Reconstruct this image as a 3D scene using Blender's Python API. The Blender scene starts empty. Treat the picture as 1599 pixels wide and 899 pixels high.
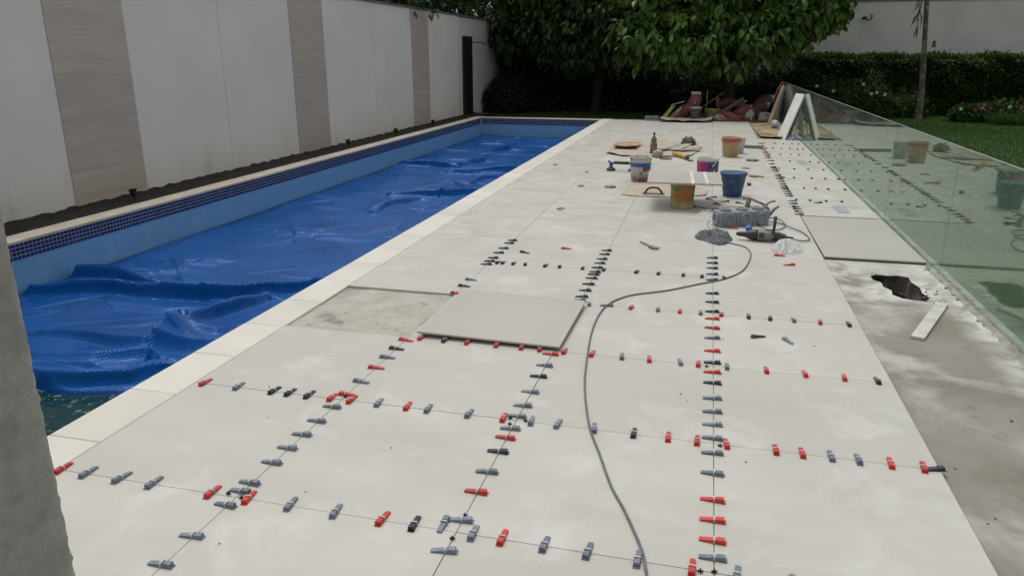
import bpy, bmesh, math, random
import numpy as np
from mathutils import Vector, Matrix, noise, geometry
R = math.radians
random.seed(7)
rng = np.random.default_rng(7)
S = bpy.context.scene
COL = S.collection

# ------------------------------------------------------------------ camera, sky, sun, exposure
cam_d = bpy.data.cameras.new('camera'); cam = bpy.data.objects.new('camera', cam_d); COL.objects.link(cam)
cam.location = (2.853, -2.439, 1.820)
cam.rotation_euler = (R(90 - 17.216), 0, R(14.33))
cam_d.sensor_width = 36; cam_d.lens = 26.3; cam_d.clip_start = .05; cam_d.clip_end = 600
S.camera = cam

SUN_EL, SUN_AZ = 70, -40          # azimuth from +Y, negative = towards -X
w = bpy.data.worlds.new('World'); S.world = w; w.use_nodes = True
nt = w.node_tree; bg = nt.nodes['Background']
sky = nt.nodes.new('ShaderNodeTexSky'); sky.sky_type = 'NISHITA'; sky.sun_disc = False
sky.sun_elevation = R(SUN_EL); sky.sun_rotation = R(SUN_AZ); sky.dust_density = 4; sky.air_density = 1.0
hs = nt.nodes.new('ShaderNodeHueSaturation'); hs.inputs['Saturation'].default_value = .06   # overcast: cloud greys the blue out
nt.links.new(sky.outputs[0], hs.inputs['Color']); nt.links.new(hs.outputs[0], bg.inputs[0])
bg.inputs[1].default_value = .15
sun_d = bpy.data.lights.new('sun', 'SUN'); sun = bpy.data.objects.new('sun', sun_d); COL.objects.link(sun)
sun_d.energy = .85; sun_d.angle = R(18); sun_d.color = (1, .975, .93)
sd = Vector((math.sin(R(SUN_AZ)) * math.cos(R(SUN_EL)), math.cos(R(SUN_AZ)) * math.cos(R(SUN_EL)), math.sin(R(SUN_EL))))
sun.rotation_euler = (-sd).to_track_quat('-Z', 'Y').to_euler()
S.view_settings.view_transform = 'Standard'; S.view_settings.look = 'None'
S.view_settings.exposure = -0.06; S.view_settings.gamma = 1

# ------------------------------------------------------------------ materials
def N(nt, t, **k):
    n = nt.nodes.new(t)
    for a, b in k.items(): setattr(n, a, b)
    return n
def new_mat(name):
    m = bpy.data.materials.new(name); m.use_nodes = True
    return m, m.node_tree, m.node_tree.nodes['Principled BSDF']
def pos_node(nt, obj=False, scale=(1, 1, 1)):
    if obj: src = N(nt, 'ShaderNodeTexCoord').outputs['Object']
    else: src = N(nt, 'ShaderNodeNewGeometry').outputs['Position']
    mp = N(nt, 'ShaderNodeMapping'); mp.inputs['Scale'].default_value = scale
    nt.links.new(src, mp.inputs[0]); return mp.outputs[0]
def noise_n(nt, vec, scale, detail=5, rough=.55, lo=.35, hi=.65, dist=0):
    n = N(nt, 'ShaderNodeTexNoise'); n.inputs['Scale'].default_value = scale; n.inputs['Detail'].default_value = detail
    n.inputs['Roughness'].default_value = rough; n.inputs['Distortion'].default_value = dist
    nt.links.new(vec, n.inputs['Vector'])
    r = N(nt, 'ShaderNodeMapRange'); r.inputs[1].default_value = lo; r.inputs[2].default_value = hi
    nt.links.new(n.outputs[0], r.inputs[0]); return r.outputs[0]
def mixc(nt, fac, a, b, blend='MIX'):
    m = N(nt, 'ShaderNodeMix', data_type='RGBA', blend_type=blend)
    if isinstance(fac, (int, float)): m.inputs[0].default_value = fac
    else: nt.links.new(fac, m.inputs[0])
    for i, c in ((6, a), (7, b)):
        if isinstance(c, tuple): m.inputs[i].default_value = (*c, 1)
        else: nt.links.new(c, m.inputs[i])
    return m.outputs[2]
def mul(nt, a, b):
    m = N(nt, 'ShaderNodeMath', operation='MULTIPLY')
    for i, c in ((0, a), (1, b)):
        if isinstance(c, (int, float)): m.inputs[i].default_value = c
        else: nt.links.new(c, m.inputs[i])
    return m.outputs[0]
def bump(nt, b, h, strength=.3, dist=.01):
    n = N(nt, 'ShaderNodeBump'); n.inputs['Strength'].default_value = strength; n.inputs['Distance'].default_value = dist
    nt.links.new(h, n.inputs['Height']); nt.links.new(n.outputs[0], b.inputs['Normal'])
MATS = {}
def mat(name, c, rough=.6, c2=None, scale=6, amt=1, bscale=0, bstr=.3, bdist=.01, metal=0, spec=.5, obj=False, stretch=(1, 1, 1), lo=.35, hi=.65, rnd=0, alpha=1):
    if name in MATS: return MATS[name]
    m, nt, b = new_mat(name); b.inputs['Roughness'].default_value = rough; b.inputs['Metallic'].default_value = metal
    b.inputs['Specular IOR Level'].default_value = spec
    v = pos_node(nt, obj, stretch)
    if c2 is None: c2 = tuple(x * .72 for x in c)
    col = mixc(nt, mul(nt, noise_n(nt, v, scale, lo=lo, hi=hi), amt), c, c2)
    if rnd:
        oi = N(nt, 'ShaderNodeObjectInfo'); hv = N(nt, 'ShaderNodeHueSaturation')
        mr = N(nt, 'ShaderNodeMapRange'); mr.inputs[3].default_value = 1 - rnd; mr.inputs[4].default_value = 1 + rnd
        nt.links.new(oi.outputs['Random'], mr.inputs[0]); nt.links.new(mr.outputs[0], hv.inputs['Value']); nt.links.new(col, hv.inputs['Color']); col = hv.outputs[0]
    nt.links.new(col, b.inputs['Base Color'])
    if bscale: bump(nt, b, noise_n(nt, v, bscale, lo=0, hi=1), bstr, bdist)
    if alpha < 1: b.inputs['Alpha'].default_value = alpha
    MATS[name] = m; return m

def deck_tile_mat():
    m, nt, b = new_mat('porcelain_tile')
    v = pos_node(nt); vs = pos_node(nt, scale=(.7, 2.2, 1))
    oi = N(nt, 'ShaderNodeObjectInfo')
    base = mixc(nt, noise_n(nt, vs, 1.1, 6, .6), (.470, .455, .408), (.53, .516, .468))
    base = mixc(nt, mul(nt, oi.outputs['Random'], .5), base, (.44, .425, .378))
    base = mixc(nt, mul(nt, noise_n(nt, v, 2.3, 8, .68, .53, .74, .6), .75), base, (.63, .625, .60))     # dried cement haze
    base = mixc(nt, mul(nt, noise_n(nt, vs, 5.5, 9, .75, .60, .80, .3), .55), base, (.67, .665, .64))     # wiped smears
    base = mixc(nt, mul(nt, noise_n(nt, v, 26, 4, .6, .69, .76), .2), base, (.36, .34, .30))           # grit
    base = mixc(nt, mul(nt, noise_n(nt, v, .55, 3, .5, .55, .75), .35), base, (.40, .385, .34))           # damp, trodden areas
    nt.links.new(base, b.inputs['Base Color'])
    r = N(nt, 'ShaderNodeMapRange'); r.inputs[3].default_value = .34; r.inputs[4].default_value = .6
    nt.links.new(noise_n(nt, v, 3.1, 6), r.inputs[0]); nt.links.new(r.outputs[0], b.inputs['Roughness'])
    b.inputs['Specular IOR Level'].default_value = .4
    bump(nt, b, noise_n(nt, v, 60, 6, .6, 0, 1), .06, .002)
    return m
def screed_mat():
    m, nt, b = new_mat('concrete_screed')
    v = pos_node(nt)
    c = mixc(nt, noise_n(nt, v, 1.6, 8, .6), (.215, .20, .17), (.30, .285, .25))
    c = mixc(nt, mul(nt, noise_n(nt, v, 1.15, 9, .62, .50, .62, .4), .85), c, (.47, .46, .42))
    g_ = N(nt, 'ShaderNodeNewGeometry'); sx = N(nt, 'ShaderNodeSeparateXYZ'); nt.links.new(g_.outputs['Position'], sx.inputs[0])
    dn = N(nt, 'ShaderNodeVectorMath', operation='DISTANCE'); nt.links.new(g_.outputs['Position'], dn.inputs[0]); dn.inputs[1].default_value = (4.40, 4.25, 0)
    sp = N(nt, 'ShaderNodeMapRange'); sp.inputs[1].default_value = .95; sp.inputs[2].default_value = .35; nt.links.new(dn.outputs['Value'], sp.inputs[0])
    ed = N(nt, 'ShaderNodeMapRange'); ed.inputs[1].default_value = 4.66; ed.inputs[2].default_value = 4.85; nt.links.new(sx.outputs[0], ed.inputs[0])
    mx_ = N(nt, 'ShaderNodeMath', operation='MAXIMUM'); nt.links.new(sp.outputs[0], mx_.inputs[0]); nt.links.new(ed.outputs[0], mx_.inputs[1])
    c = mixc(nt, mul(nt, mx_.outputs[0], noise_n(nt, v, 3.2, 9, .65, .36, .56, .5)), c, (.58, .57, .53))
    c = mixc(nt, mul(nt, noise_n(nt, v, 4.5, 8, .7, .56, .70), .6), c, (.15, .14, .12))
    c = mixc(nt, noise_n(nt, v, 22, 4, .6, .74, .78), c, (.09, .08, .065))
    nt.links.new(c, b.inputs['Base Color']); b.inputs['Roughness'].default_value = .85; b.inputs['Specular IOR Level'].default_value = .2
    bump(nt, b, noise_n(nt, v, 35, 9, .7, 0, 1), .5, .012)
    return m
def mortar_mat():
    m, nt, b = new_mat('mortar_bed')
    v = pos_node(nt)
    c = mixc(nt, noise_n(nt, v, 5, 8, .65), (.47, .455, .40), (.36, .345, .295))
    c = mixc(nt, noise_n(nt, v, 2.6, 8, .6, .55, .63, .5), c, (.22, .215, .205))
    c = mixc(nt, noise_n(nt, v, 17, 6, .7, .62, .68), c, (.10, .10, .09))
    nt.links.new(c, b.inputs['Base Color']); b.inputs['Roughness'].default_value = .9
    bump(nt, b, noise_n(nt, v, 22, 8, .65, 0, 1), .7, .015)
    return m
def brick_wall_mat():      # pale blue glazed pool tiles in running bond
    m, nt, b = new_mat('pale_blue_pool_tile')
    g = N(nt, 'ShaderNodeNewGeometry'); sx = N(nt, 'ShaderNodeSeparateXYZ'); nt.links.new(g.outputs['Position'], sx.inputs[0])
    ad = N(nt, 'ShaderNodeMath', operation='ADD'); nt.links.new(sx.outputs[0], ad.inputs[0]); nt.links.new(sx.outputs[1], ad.inputs[1])
    cb = N(nt, 'ShaderNodeCombineXYZ'); nt.links.new(ad.outputs[0], cb.inputs[0]); nt.links.new(sx.outputs[2], cb.inputs[1])
    br = N(nt, 'ShaderNodeTexBrick'); nt.links.new(cb.outputs[0], br.inputs['Vector'])
    br.inputs['Color1'].default_value = (.19, .40, .64, 1); br.inputs['Color2'].default_value = (.16, .36, .60, 1); br.inputs['Mortar'].default_value = (.29, .50, .70, 1)
    br.inputs['Scale'].default_value = 1; br.inputs['Brick Width'].default_value = .15; br.inputs['Row Height'].default_value = .05; br.inputs['Mortar Size'].default_value = .002; br.inputs['Bias'].default_value = -.2
    v = pos_node(nt)
    c = mixc(nt, mul(nt, noise_n(nt, v, 3, 6, .6, .5, .75), .35), br.outputs[0], (.34, .52, .68))
    nt.links.new(c, b.inputs['Base Color']); b.inputs['Roughness'].default_value = .28
    bump(nt, b, br.outputs['Fac'], -.25, .003)
    return m
def cover_mat():           # blue bubble solar blanket
    m, nt, b = new_mat('bubble_cover')
    v = pos_node(nt)
    c = mixc(nt, noise_n(nt, v, 1.3, 6, .6), (.003, .056, .225), (.004, .076, .29))
    c = mixc(nt, mul(nt, noise_n(nt, v, 2.2, 9, .75, .60, .78), .35), c, (.012, .085, .32))
    nt.links.new(c, b.inputs['Base Color'])
    vo = N(nt, 'ShaderNodeTexVoronoi'); vo.inputs['Scale'].default_value = 48; vo.inputs['Randomness'].default_value = .0
    nt.links.new(v, vo.inputs['Vector'])
    mr = N(nt, 'ShaderNodeMapRange'); mr.inputs[1].default_value = .1; mr.inputs[2].default_value = .5; mr.inputs[3].default_value = 1; mr.inputs[4].default_value = 0
    nt.links.new(vo.outputs['Distance'], mr.inputs[0])
    r = N(nt, 'ShaderNodeMapRange'); r.inputs[3].default_value = .22; r.inputs[4].default_value = .42
    nt.links.new(noise_n(nt, v, 2.5, 6), r.inputs[0]); nt.links.new(r.outputs[0], b.inputs['Roughness'])
    b.inputs['Specular IOR Level'].default_value = .40; b.inputs['Specular Tint'].default_value = (.10, .38, 1, 1)     # the tinted film colours its own sheen
    bump(nt, b, mr.outputs[0], .45, .006)
    return m
def glass_mat():
    m, nt, b = new_mat('balustrade_glass'); out = nt.nodes['Material Output']; nt.nodes.remove(b)
    tr = N(nt, 'ShaderNodeBsdfTransparent'); tr.inputs[0].default_value = (.84, .92, .88, 1)
    gl = N(nt, 'ShaderNodeBsdfGlossy'); gl.inputs['Color'].default_value = (.86, .94, .89, 1); gl.inputs['Roughness'].default_value = .0
    g = N(nt, 'ShaderNodeNewGeometry'); io = N(nt, 'ShaderNodeMapRange'); io.inputs[3].default_value = 1.66; io.inputs[4].default_value = 1 / 1.66
    nt.links.new(g.outputs['Backfacing'], io.inputs[0])
    fr = N(nt, 'ShaderNodeFresnel'); nt.links.new(io.outputs[0], fr.inputs['IOR'])
    mx = N(nt, 'ShaderNodeMixShader'); nt.links.new(fr.outputs[0], mx.inputs[0]); nt.links.new(tr.outputs[0], mx.inputs[1]); nt.links.new(gl.outputs[0], mx.inputs[2])
    df = N(nt, 'ShaderNodeBsdfDiffuse'); df.inputs[0].default_value = (.50, .54, .52, 1)     # dust film
    v = pos_node(nt, scale=(1, 1.4, .5))
    f1 = noise_n(nt, v, 3.2, 8, .65, .45, .8); f = N(nt, 'ShaderNodeMath', operation='MULTIPLY_ADD'); nt.links.new(f1, f.inputs[0]); f.inputs[1].default_value = .09; f.inputs[2].default_value = .05
    m2 = N(nt, 'ShaderNodeMixShader'); nt.links.new(f.outputs[0], m2.inputs[0]); nt.links.new(mx.outputs[0], m2.inputs[1]); nt.links.new(df.outputs[0], m2.inputs[2])
    nt.links.new(m2.outputs[0], out.inputs[0])
    return m
def leaf_mat(name, c, c2, trans=.25, rough=.45, scale=1.5, gloss=.35):
    m, nt, b = new_mat(name); out = nt.nodes['Material Output']
    v = pos_node(nt)
    col = mixc(nt, noise_n(nt, v, scale, 3), c, c2)
    at = N(nt, 'ShaderNodeAttribute', attribute_name='tint')
    hv = N(nt, 'ShaderNodeHueSaturation'); nt.links.new(at.outputs['Fac'], hv.inputs['Value']); nt.links.new(col, hv.inputs['Color'])
    nt.links.new(hv.outputs[0], b.inputs['Base Color']); b.inputs['Roughness'].default_value = rough; b.inputs['Specular IOR Level'].default_value = gloss
    tl = N(nt, 'ShaderNodeBsdfTranslucent'); nt.links.new(mixc(nt, .5, hv.outputs[0], (.12, .25, .02)), tl.inputs[0])
    mx = N(nt, 'ShaderNodeMixShader'); mx.inputs[0].default_value = trans
    nt.links.new(b.outputs[0], mx.inputs[1]); nt.links.new(tl.outputs[0], mx.inputs[2]); nt.links.new(mx.outputs[0], out.inputs[0])
    return m

# ------------------------------------------------------------------ mesh helpers
class MB:
    def __init__(s): s.v = []; s.f = []; s.sm = []
    def add(s, vs, fs, smooth=False):
        o = len(s.v); s.v += [tuple(x) for x in vs]; s.f += [tuple(o + i for i in f) for f in fs]; s.sm += [smooth] * len(fs); return s
    def box(s, c, d, rz=0, rot=None, taper=1):
        x, y, z = [q / 2 for q in d]
        vs = [Vector((a * x * (taper if e > 0 else 1), b_ * y * (taper if e > 0 else 1), e * z)) for e in (-1, 1) for a, b_ in ((-1, -1), (1, -1), (1, 1), (-1, 1))]
        M = rot if rot is not None else Matrix.Rotation(rz, 3, 'Z')
        vs = [M @ q + Vector(c) for q in vs]
        return s.add(vs, [(3, 2, 1, 0), (4, 5, 6, 7), (0, 1, 5, 4), (1, 2, 6, 5), (2, 3, 7, 6), (3, 0, 4, 7)])
    def beam(s, a, b, w_, t, up=(0, 0, 1)):
        a, b = Vector(a), Vector(b); d = (b - a).normalized(); u = Vector(up); x = d.cross(u)
        if x.length < 1e-4: x = d.cross(Vector((0, 1, 0)))
        x.normalize(); n = x.cross(d)
        vs = [p + x * (i * w_ / 2) + n * (j * t / 2) for p in (a, b) for i, j in ((-1, -1), (1, -1), (1, 1), (-1, 1))]
        return s.add(vs, [(3, 2, 1, 0), (4, 5, 6, 7), (0, 1, 5, 4), (1, 2, 6, 5), (2, 3, 7, 6), (3, 0, 4, 7)])
    def tube(s, pts, r, n=8, cap=True):
        pts = [Vector(p) for p in pts]; rs = r if isinstance(r, (list, tuple)) else [r] * len(pts)
        o = []; prev = None
        for i, p in enumerate(pts):
            d = (pts[min(i + 1, len(pts) - 1)] - pts[max(i - 1, 0)]).normalized()
            if prev is None: x = d.orthogonal().normalized()
            else: x = (prev - d * prev.dot(d)).normalized()
            prev = x; y = d.cross(x)
            o += [p + (x * math.cos(2 * math.pi * k / n) + y * math.sin(2 * math.pi * k / n)) * rs[i] for k in range(n)]
        fs = [(i * n + k, i * n + (k + 1) % n, (i + 1) * n + (k + 1) % n, (i + 1) * n + k) for i in range(len(pts) - 1) for k in range(n)]
        if cap: fs += [tuple(reversed(range(n))), tuple((len(pts) - 1) * n + k for k in range(n))]
        return s.add(o, fs, True)
    def lathe(s, prof, n=28, c=(0, 0, 0), M=None):
        vs = []
        for r, z in prof:
            for k in range(n):
                a = 2 * math.pi * k / n; q = Vector((r * math.cos(a), r * math.sin(a), z))
                if M is not None: q = M @ q
                vs.append(q + Vector(c))
        fs = [(i * n + k, i * n + (k + 1) % n, (i + 1) * n + (k + 1) % n, (i + 1) * n + k) for i in range(len(prof) - 1) for k in range(n)]
        if prof[0][0] > 0: fs.append(tuple(reversed(range(n))))
        if prof[-1][0] > 0: fs.append(tuple((len(prof) - 1) * n + k for k in range(n)))
        return s.add(vs, fs, True)
    def poly(s, pts, z0, z1):
        n = len(pts); vs = [(x, y, z0) for x, y in pts] + [(x, y, z1) for x, y in pts]
        return s.add(vs, [tuple(reversed(range(n))), tuple(range(n, 2 * n))] + [(i, (i + 1) % n, n + (i + 1) % n, n + i) for i in range(n)])
    def mesh(s, name):
        me = bpy.data.meshes.new(name); me.from_pydata(s.v, [], s.f)
        me.polygons.foreach_set('use_smooth', s.sm); me.update(); return me
    def build(s, name, m, parent=None):
        return link(name, s.mesh(name), m, parent)
def link(name, me, m, parent=None):
    o = bpy.data.objects.new(name, me); COL.objects.link(o)
    if m is not None and len(me.materials) == 0: me.materials.append(m)
    if parent is not None: o.parent = parent
    return o
def tag(o, label=None, cat=None, group=None, kind=None):
    if label: o['label'] = label
    if cat: o['category'] = cat
    if group: o['group'] = group
    if kind: o['kind'] = kind
    return o
def thing(name, label, cat, loc=(0, 0, 0), rz=0, group=None):
    o = bpy.data.objects.new(name, None); COL.objects.link(o); o.empty_display_size = .1
    o.location = loc; o.rotation_euler = (0, 0, rz); return tag(o, label, cat, group)
def smooth_path(pts, n=6):
    pts = [Vector(p) for p in pts]; out = []
    for i in range(len(pts) - 1):
        p0, p1, p2, p3 = pts[max(i - 1, 0)], pts[i], pts[i + 1], pts[min(i + 2, len(pts) - 1)]
        for k in range(n):
            t = k / n; out.append(.5 * ((2 * p1) + (p2 - p0) * t + (2 * p0 - 5 * p1 + 4 * p2 - p3) * t * t + (3 * p1 - p0 - 3 * p2 + p3) * t ** 3))
    out.append(pts[-1]); return out
def blob(c, d, amp=.15, freq=3, seed=0, sub=3, rz=0, power=1.0, flat=True, tilt=0):
    bm = bmesh.new(); bmesh.ops.create_icosphere(bm, subdivisions=sub, radius=1)
    M = Matrix.Rotation(rz, 3, 'Z') @ Matrix.Rotation(tilt, 3, 'Y'); so = Vector((seed * 7.3, seed * 3.1, seed))
    vs = []
    for v in bm.verts:
        q = v.co.copy()
        if power != 1: q = Vector([math.copysign(abs(a) ** power, a) for a in q])
        k = 1 + amp * noise.fractal(q * freq + so, 1, 2, 4)
        q = Vector((q.x * d[0] / 2, q.y * d[1] / 2, q.z * d[2] / 2)) * k
        q = M @ q + Vector(c)
        if flat: q.z = max(q.z, c[2] - d[2] * .42 + .0)
        vs.append(q)
    mb = MB(); mb.add(vs, [[v.index for v in f.verts] for f in bm.faces], True); bm.free(); return mb

# ================================================================== SETTING
B = .9938                                   # row pitch of the deck tiles
DK = deck_tile_mat(); SC = screed_mat()
soil_m = mat('dark_soil', (.012, .009, .006), .95, (.026, .019, .013), 9, bscale=30, bstr=1, bdist=.03)
lawn_m = mat('lawn_ground', (.030, .075, .010), .9, (.05, .055, .018), 1.2, lo=.5, hi=.72, bscale=40, bstr=.8, bdist=.03)
# ground: one sheet with the basin of the pool let into it
PX0, PX1, PY0, PY1 = -3.97, -.27, -2.2, 20.35
g = MB(); Z = -.10
ox = [-150, PX0 - .2, 5.0, 150]; oy = [-150, PY0 - .2, PY1 + .2, 150]
for i in range(3):
    for j in range(3):
        if i == 1 and j == 1: continue
        g.add([(ox[i], oy[j], Z), (ox[i + 1], oy[j], Z), (ox[i + 1], oy[j + 1], Z), (ox[i], oy[j + 1], Z)], [(0, 1, 2, 3)])
tag(g.build('ground', lawn_m), kind='structure')
# soil bed between wall and coping
g = MB(); nx, ny = 8, 330
vs = []
for j in range(ny + 1):
    for i in range(nx + 1):
        x = -4.86 + i * (.66 / nx); y = -4 + j * (26.6 / ny)
        vs.append((x, y, -.030 + .03 * noise.fractal(Vector((x * 6, y * 6, 0)), 1, 2, 4) * (0 if i == nx else 1) + (.03 if i == 0 else 0)))
g.add(vs, [(j * (nx + 1) + i, j * (nx + 1) + i + 1, (j + 1) * (nx + 1) + i + 1, (j + 1) * (nx + 1) + i) for j in range(ny) for i in range(nx)], True)
tag(g.build('soil_bed', soil_m), kind='structure')
# bare earth patch behind the pool end
pts = [(-4.8, 20.75), (-2.6, 20.75), (-2.2, 21.2), (-3.2, 21.7), (-4.8, 21.9)]
g = MB(); g.poly(pts, -.099, -.085); tag(g.build('earth_patch', mat('red_earth', (.10, .045, .025), .95, (.05, .03, .02), 5)), kind='structure')
pts = [(.1, 20.75), (5.2, 20.75), (5.2, 22.4), (3.5, 23.2), (1.2, 22.6), (.2, 21.5)]
g = MB(); g.poly(pts, -.0995, -.083); tag(g.build('earth_patch', mat('brown_earth', (.07, .05, .03), .95, (.035, .03, .018), 5)), kind='structure')

# pool basin
pool_m = brick_wall_mat()
g = MB()
def quad(mb, a, b, c, d): mb.add([a, b, c, d], [(0, 1, 2, 3)])
zb = -1.5
quad(g, (PX0, PY0, 0 - .03), (PX0, PY1, -.03), (PX0, PY1, zb), (PX0, PY0, zb))
quad(g, (PX1, PY1, -.03), (PX1, PY0, -.03), (PX1, PY0, zb), (PX1, PY1, zb))
quad(g, (PX0, PY1, -.03), (PX1, PY1, -.03), (PX1, PY1, zb), (PX0, PY1, zb))
quad(g, (PX1, PY0, -.03), (PX0, PY0, -.03), (PX0, PY0, zb), (PX1, PY0, zb))
quad(g, (PX0, PY0, zb), (PX0, PY1, zb), (PX1, PY1, zb), (PX1, PY0, zb))
basin = tag(g.build('pool_basin', pool_m), kind='structure')
# grout band and dark mosaic
grout_m = mat('grey_grout', (.48, .50, .56), .8, (.36, .38, .45), 8)
g = MB(); e = .003
g.box((PX0 + e / 2, (PY0 + PY1) / 2, -.115), (e, PY1 - PY0, .17)); g.box(((PX0 + PX1) / 2, PY1 - e / 2, -.115), (PX1 - PX0 - .01, e, .17)); g.box((PX1 - e / 2, (PY0 + PY1) / 2, -.115), (e, PY1 - PY0 - .01, .17))
g.build('grout_band', grout_m, basin)
nav_m = mat('navy_mosaic', (.007, .017, .085), .25, (.014, .030, .13), 14, rnd=.35)
PIT = .052; SZ = .0450; rows_z = [-.050 - .0435 * k for k in range(4)]; SH = .0355
tile_me = MB().box((0, 0, 0), (.002, SZ, SH)).mesh('mosaic_tile')
cand = []
y = PY0 + .06
while y < PY1 - .03:
    for z in rows_z: cand.append((PX0 + e + .001, y, z, 0))
    y += PIT
x = PX0 + .06
while x < PX1 - .03:
    for z in rows_z: cand.append((x, PY1 - e - .001, z, 1))
    x += PIT
vis = [c for c in cand if c[1] > 3.45 and c[3] == 0]; vis.sort(key=lambda c: c[1]); near = set(vis[:300])
rest = MB()
for c in cand:
    if c in near:
        o = link('mosaic_tile', tile_me, nav_m, basin); o.location = c[:3]
    else: rest.box(c[:3], (SZ, .002, SH) if c[3] else (.002, SZ, SH))
y = PY0 + .06
while y < PY1 - .03:
    for z in rows_z: rest.box((PX1 - e - .001, y, z), (.002, SZ, SH))
    y += PIT
tag(rest.build('mosaic_tiles', nav_m, basin), kind='stuff')
# water
m, nt, b = new_mat('pool_water'); b.inputs['Base Color'].default_value = (.006, .045, .05, 1); b.inputs['Roughness'].default_value = .05; b.inputs['IOR'].default_value = 1.33
v = pos_node(nt); bump(nt, b, noise_n(nt, v, 9, 4, .5, 0, 1), .35, .02)
nt.links.new(mixc(nt, noise_n(nt, v, 13, 6, .7, .59, .64), (.004, .030, .036), (.16, .24, .21)), b.inputs['Base Color'])
g = MB(); quad(g, (PX0, PY0, -.565), (PX1, PY0, -.565), (PX1, PY1, -.565), (PX0, PY1, -.565))
tag(g.build('pool_water', m), kind='structure')
# coping
cop_m = mat('cream_coping', (.64, .615, .55), .55, (.575, .55, .49), 2.6, rnd=.05, bscale=70, bstr=.1, bdist=.004)
cop_l = mat('cream_coping_weathered', (.60, .545, .44), .6, (.48, .43, .345), 3.5, rnd=.06, bscale=70, bstr=.1, bdist=.004)
coping = thing('pool_coping', None, None); coping['kind'] = 'structure'
g = MB(); g.box((-.10, (PY0 + PY1) / 2, -.055), (.33, PY1 - PY0 + .5, .05)); g.box((-4.09, (PY0 + PY1) / 2, -.055), (.22, PY1 - PY0 + .5, .05)); g.box(((PX0 + PX1) / 2, PY1 + .11, -.055), (PX1 - PX0 - .01, .2, .05))
g.build('coping_bed', SC, coping)
def stone(cx, cy, lx, ly, m, z=.0):
    t = .03; k = .004
    mb = MB(); x, y = lx / 2, ly / 2
    vs = [(-x, -y, -t), (x, -y, -t), (x, y, -t), (-x, y, -t), (-x, -y, -k), (x, -y, -k), (x, y, -k), (-x, y, -k), (-x + k, -y + k, 0), (x - k, -y + k, 0), (x - k, y - k, 0), (-x + k, y - k, 0)]
    mb.add(vs, [(3, 2, 1, 0), (0, 1, 5, 4), (1, 2, 6, 5), (2, 3, 7, 6), (3, 0, 4, 7), (4, 5, 9, 8), (5, 6, 10, 9), (6, 7, 11, 10), (7, 4, 8, 11), (8, 9, 10, 11)])
    o = mb.build('coping_stone', m, coping); o.location = (cx, cy, z + random.uniform(-.001, .001)); return o
CP = .5685; y0 = .26 - CP * 5
while y0 < 20.25:
    stone(-.09, y0 + CP / 2, .305, CP - .004, cop_m); y0 += CP
y0 = -2.3
while y0 < 20.2:
    stone(-4.085, y0 + .5, .27, .996, cop_l); y0 += 1.0
x0 = PX0 + .03
while x0 < -.30:
    l = min(.9, -.245 - x0); stone(x0 + l / 2, 20.47, l - .004, .28, cop_l); x0 += .9

# ---- deck slab with the broken hole, tiles as its children
HOLE = [(4.345, 4.47), (4.40, 4.52), (4.50, 4.50), (4.58, 4.53), (4.655, 4.49), (4.645, 4.33), (4.675, 4.18), (4.655, 4.02), (4.68, 3.90), (4.635, 3.79), (4.56, 3.80), (4.47, 3.83), (4.41, 3.92), (4.43, 4.04), (4.385, 4.14), (4.395, 4.27), (4.34, 4.34)]
DX0, DX1, DY0, DY1 = .055, 5.03, -5, 20.62
outer = [(DX0, DY0), (DX1, DY0), (DX1, DY1), (DX0, DY1)]
SZ0 = -.026
polys = [[Vector((*q, 0)) for q in outer], [Vector((*q, 0)) for q in reversed(HOLE)]]
tri = geometry.tessellate_polygon(polys)
allp = outer + list(reversed(HOLE))
g = MB(); g.add([(*q, SZ0) for q in allp], [t for t in tri])
me = g.mesh('deck')
for p in me.polygons:
    if p.normal.z < 0: p.flip()
n0 = MB(); n0.v = [tuple(v.co) for v in me.vertices]; n0.f = [tuple(p.vertices) for p in me.polygons]; n0.sm = [False] * len(n0.f)
n0.add([(*q, SZ0) for q in outer] + [(*q, -.3) for q in outer], [(i, 4 + i, 4 + (i + 1) % 4, (i + 1) % 4) for i in range(4)])
nh = len(HOLE); cxh, cyh = 4.53, 4.16; ring = [(*q, SZ0) for q in HOLE]; 
for k, (zz, sc) in enumerate(((-.09, 1.02), (-.17, .94), (-.30, 1.0))):
    ring += [(cxh + (q[0] - cxh) * sc + random.uniform(-.014, .014), cyh + (q[1] - cyh) * sc + random.uniform(-.014, .014), zz + random.uniform(-.015, .015)) for q in HOLE]
hole_w = MB(); hole_w.add(ring, [(k * nh + i, k * nh + (i + 1) % nh, (k + 1) * nh + (i + 1) % nh, (k + 1) * nh + i) for k in range(3) for i in range(nh)])
deck = tag(n0.build('deck', SC), kind='structure')
rub = mat('hole_rubble', (.06, .04, .027), .95, (.02, .015, .011), 14, bscale=40, bstr=1, bdist=.02)
hole_w.build('hole_side', mat('broken_concrete', (.16, .14, .115), .95, (.04, .032, .025), 9, bscale=40, bstr=1, bdist=.02), deck)
g = MB()
vs = [(4.28 + i * .45 / 14, 3.7 + j * .9 / 26, -.24 + .05 * noise.fractal(Vector((i * .6, j * .6, 2)), 1, 2, 3)) for j in range(27) for i in range(15)]
g.add(vs, [(j * 15 + i, j * 15 + i + 1, (j + 1) * 15 + i + 1, (j + 1) * 15 + i) for j in range(26) for i in range(14)])
for k in range(60):
    a = random.uniform(4.38, 4.64); bb = random.uniform(3.85, 4.45); s_ = random.uniform(.01, .035)
    g.box((a, bb, -.21 + random.uniform(-.02, .02)), (s_, s_ * .8, s_ * .7), rot=Matrix.Rotation(random.random() * 6, 3, Vector((random.random(), random.random(), random.random() + .1)).normalized()))
tag(g.build('rubble', rub, deck), kind='stuff')
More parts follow.
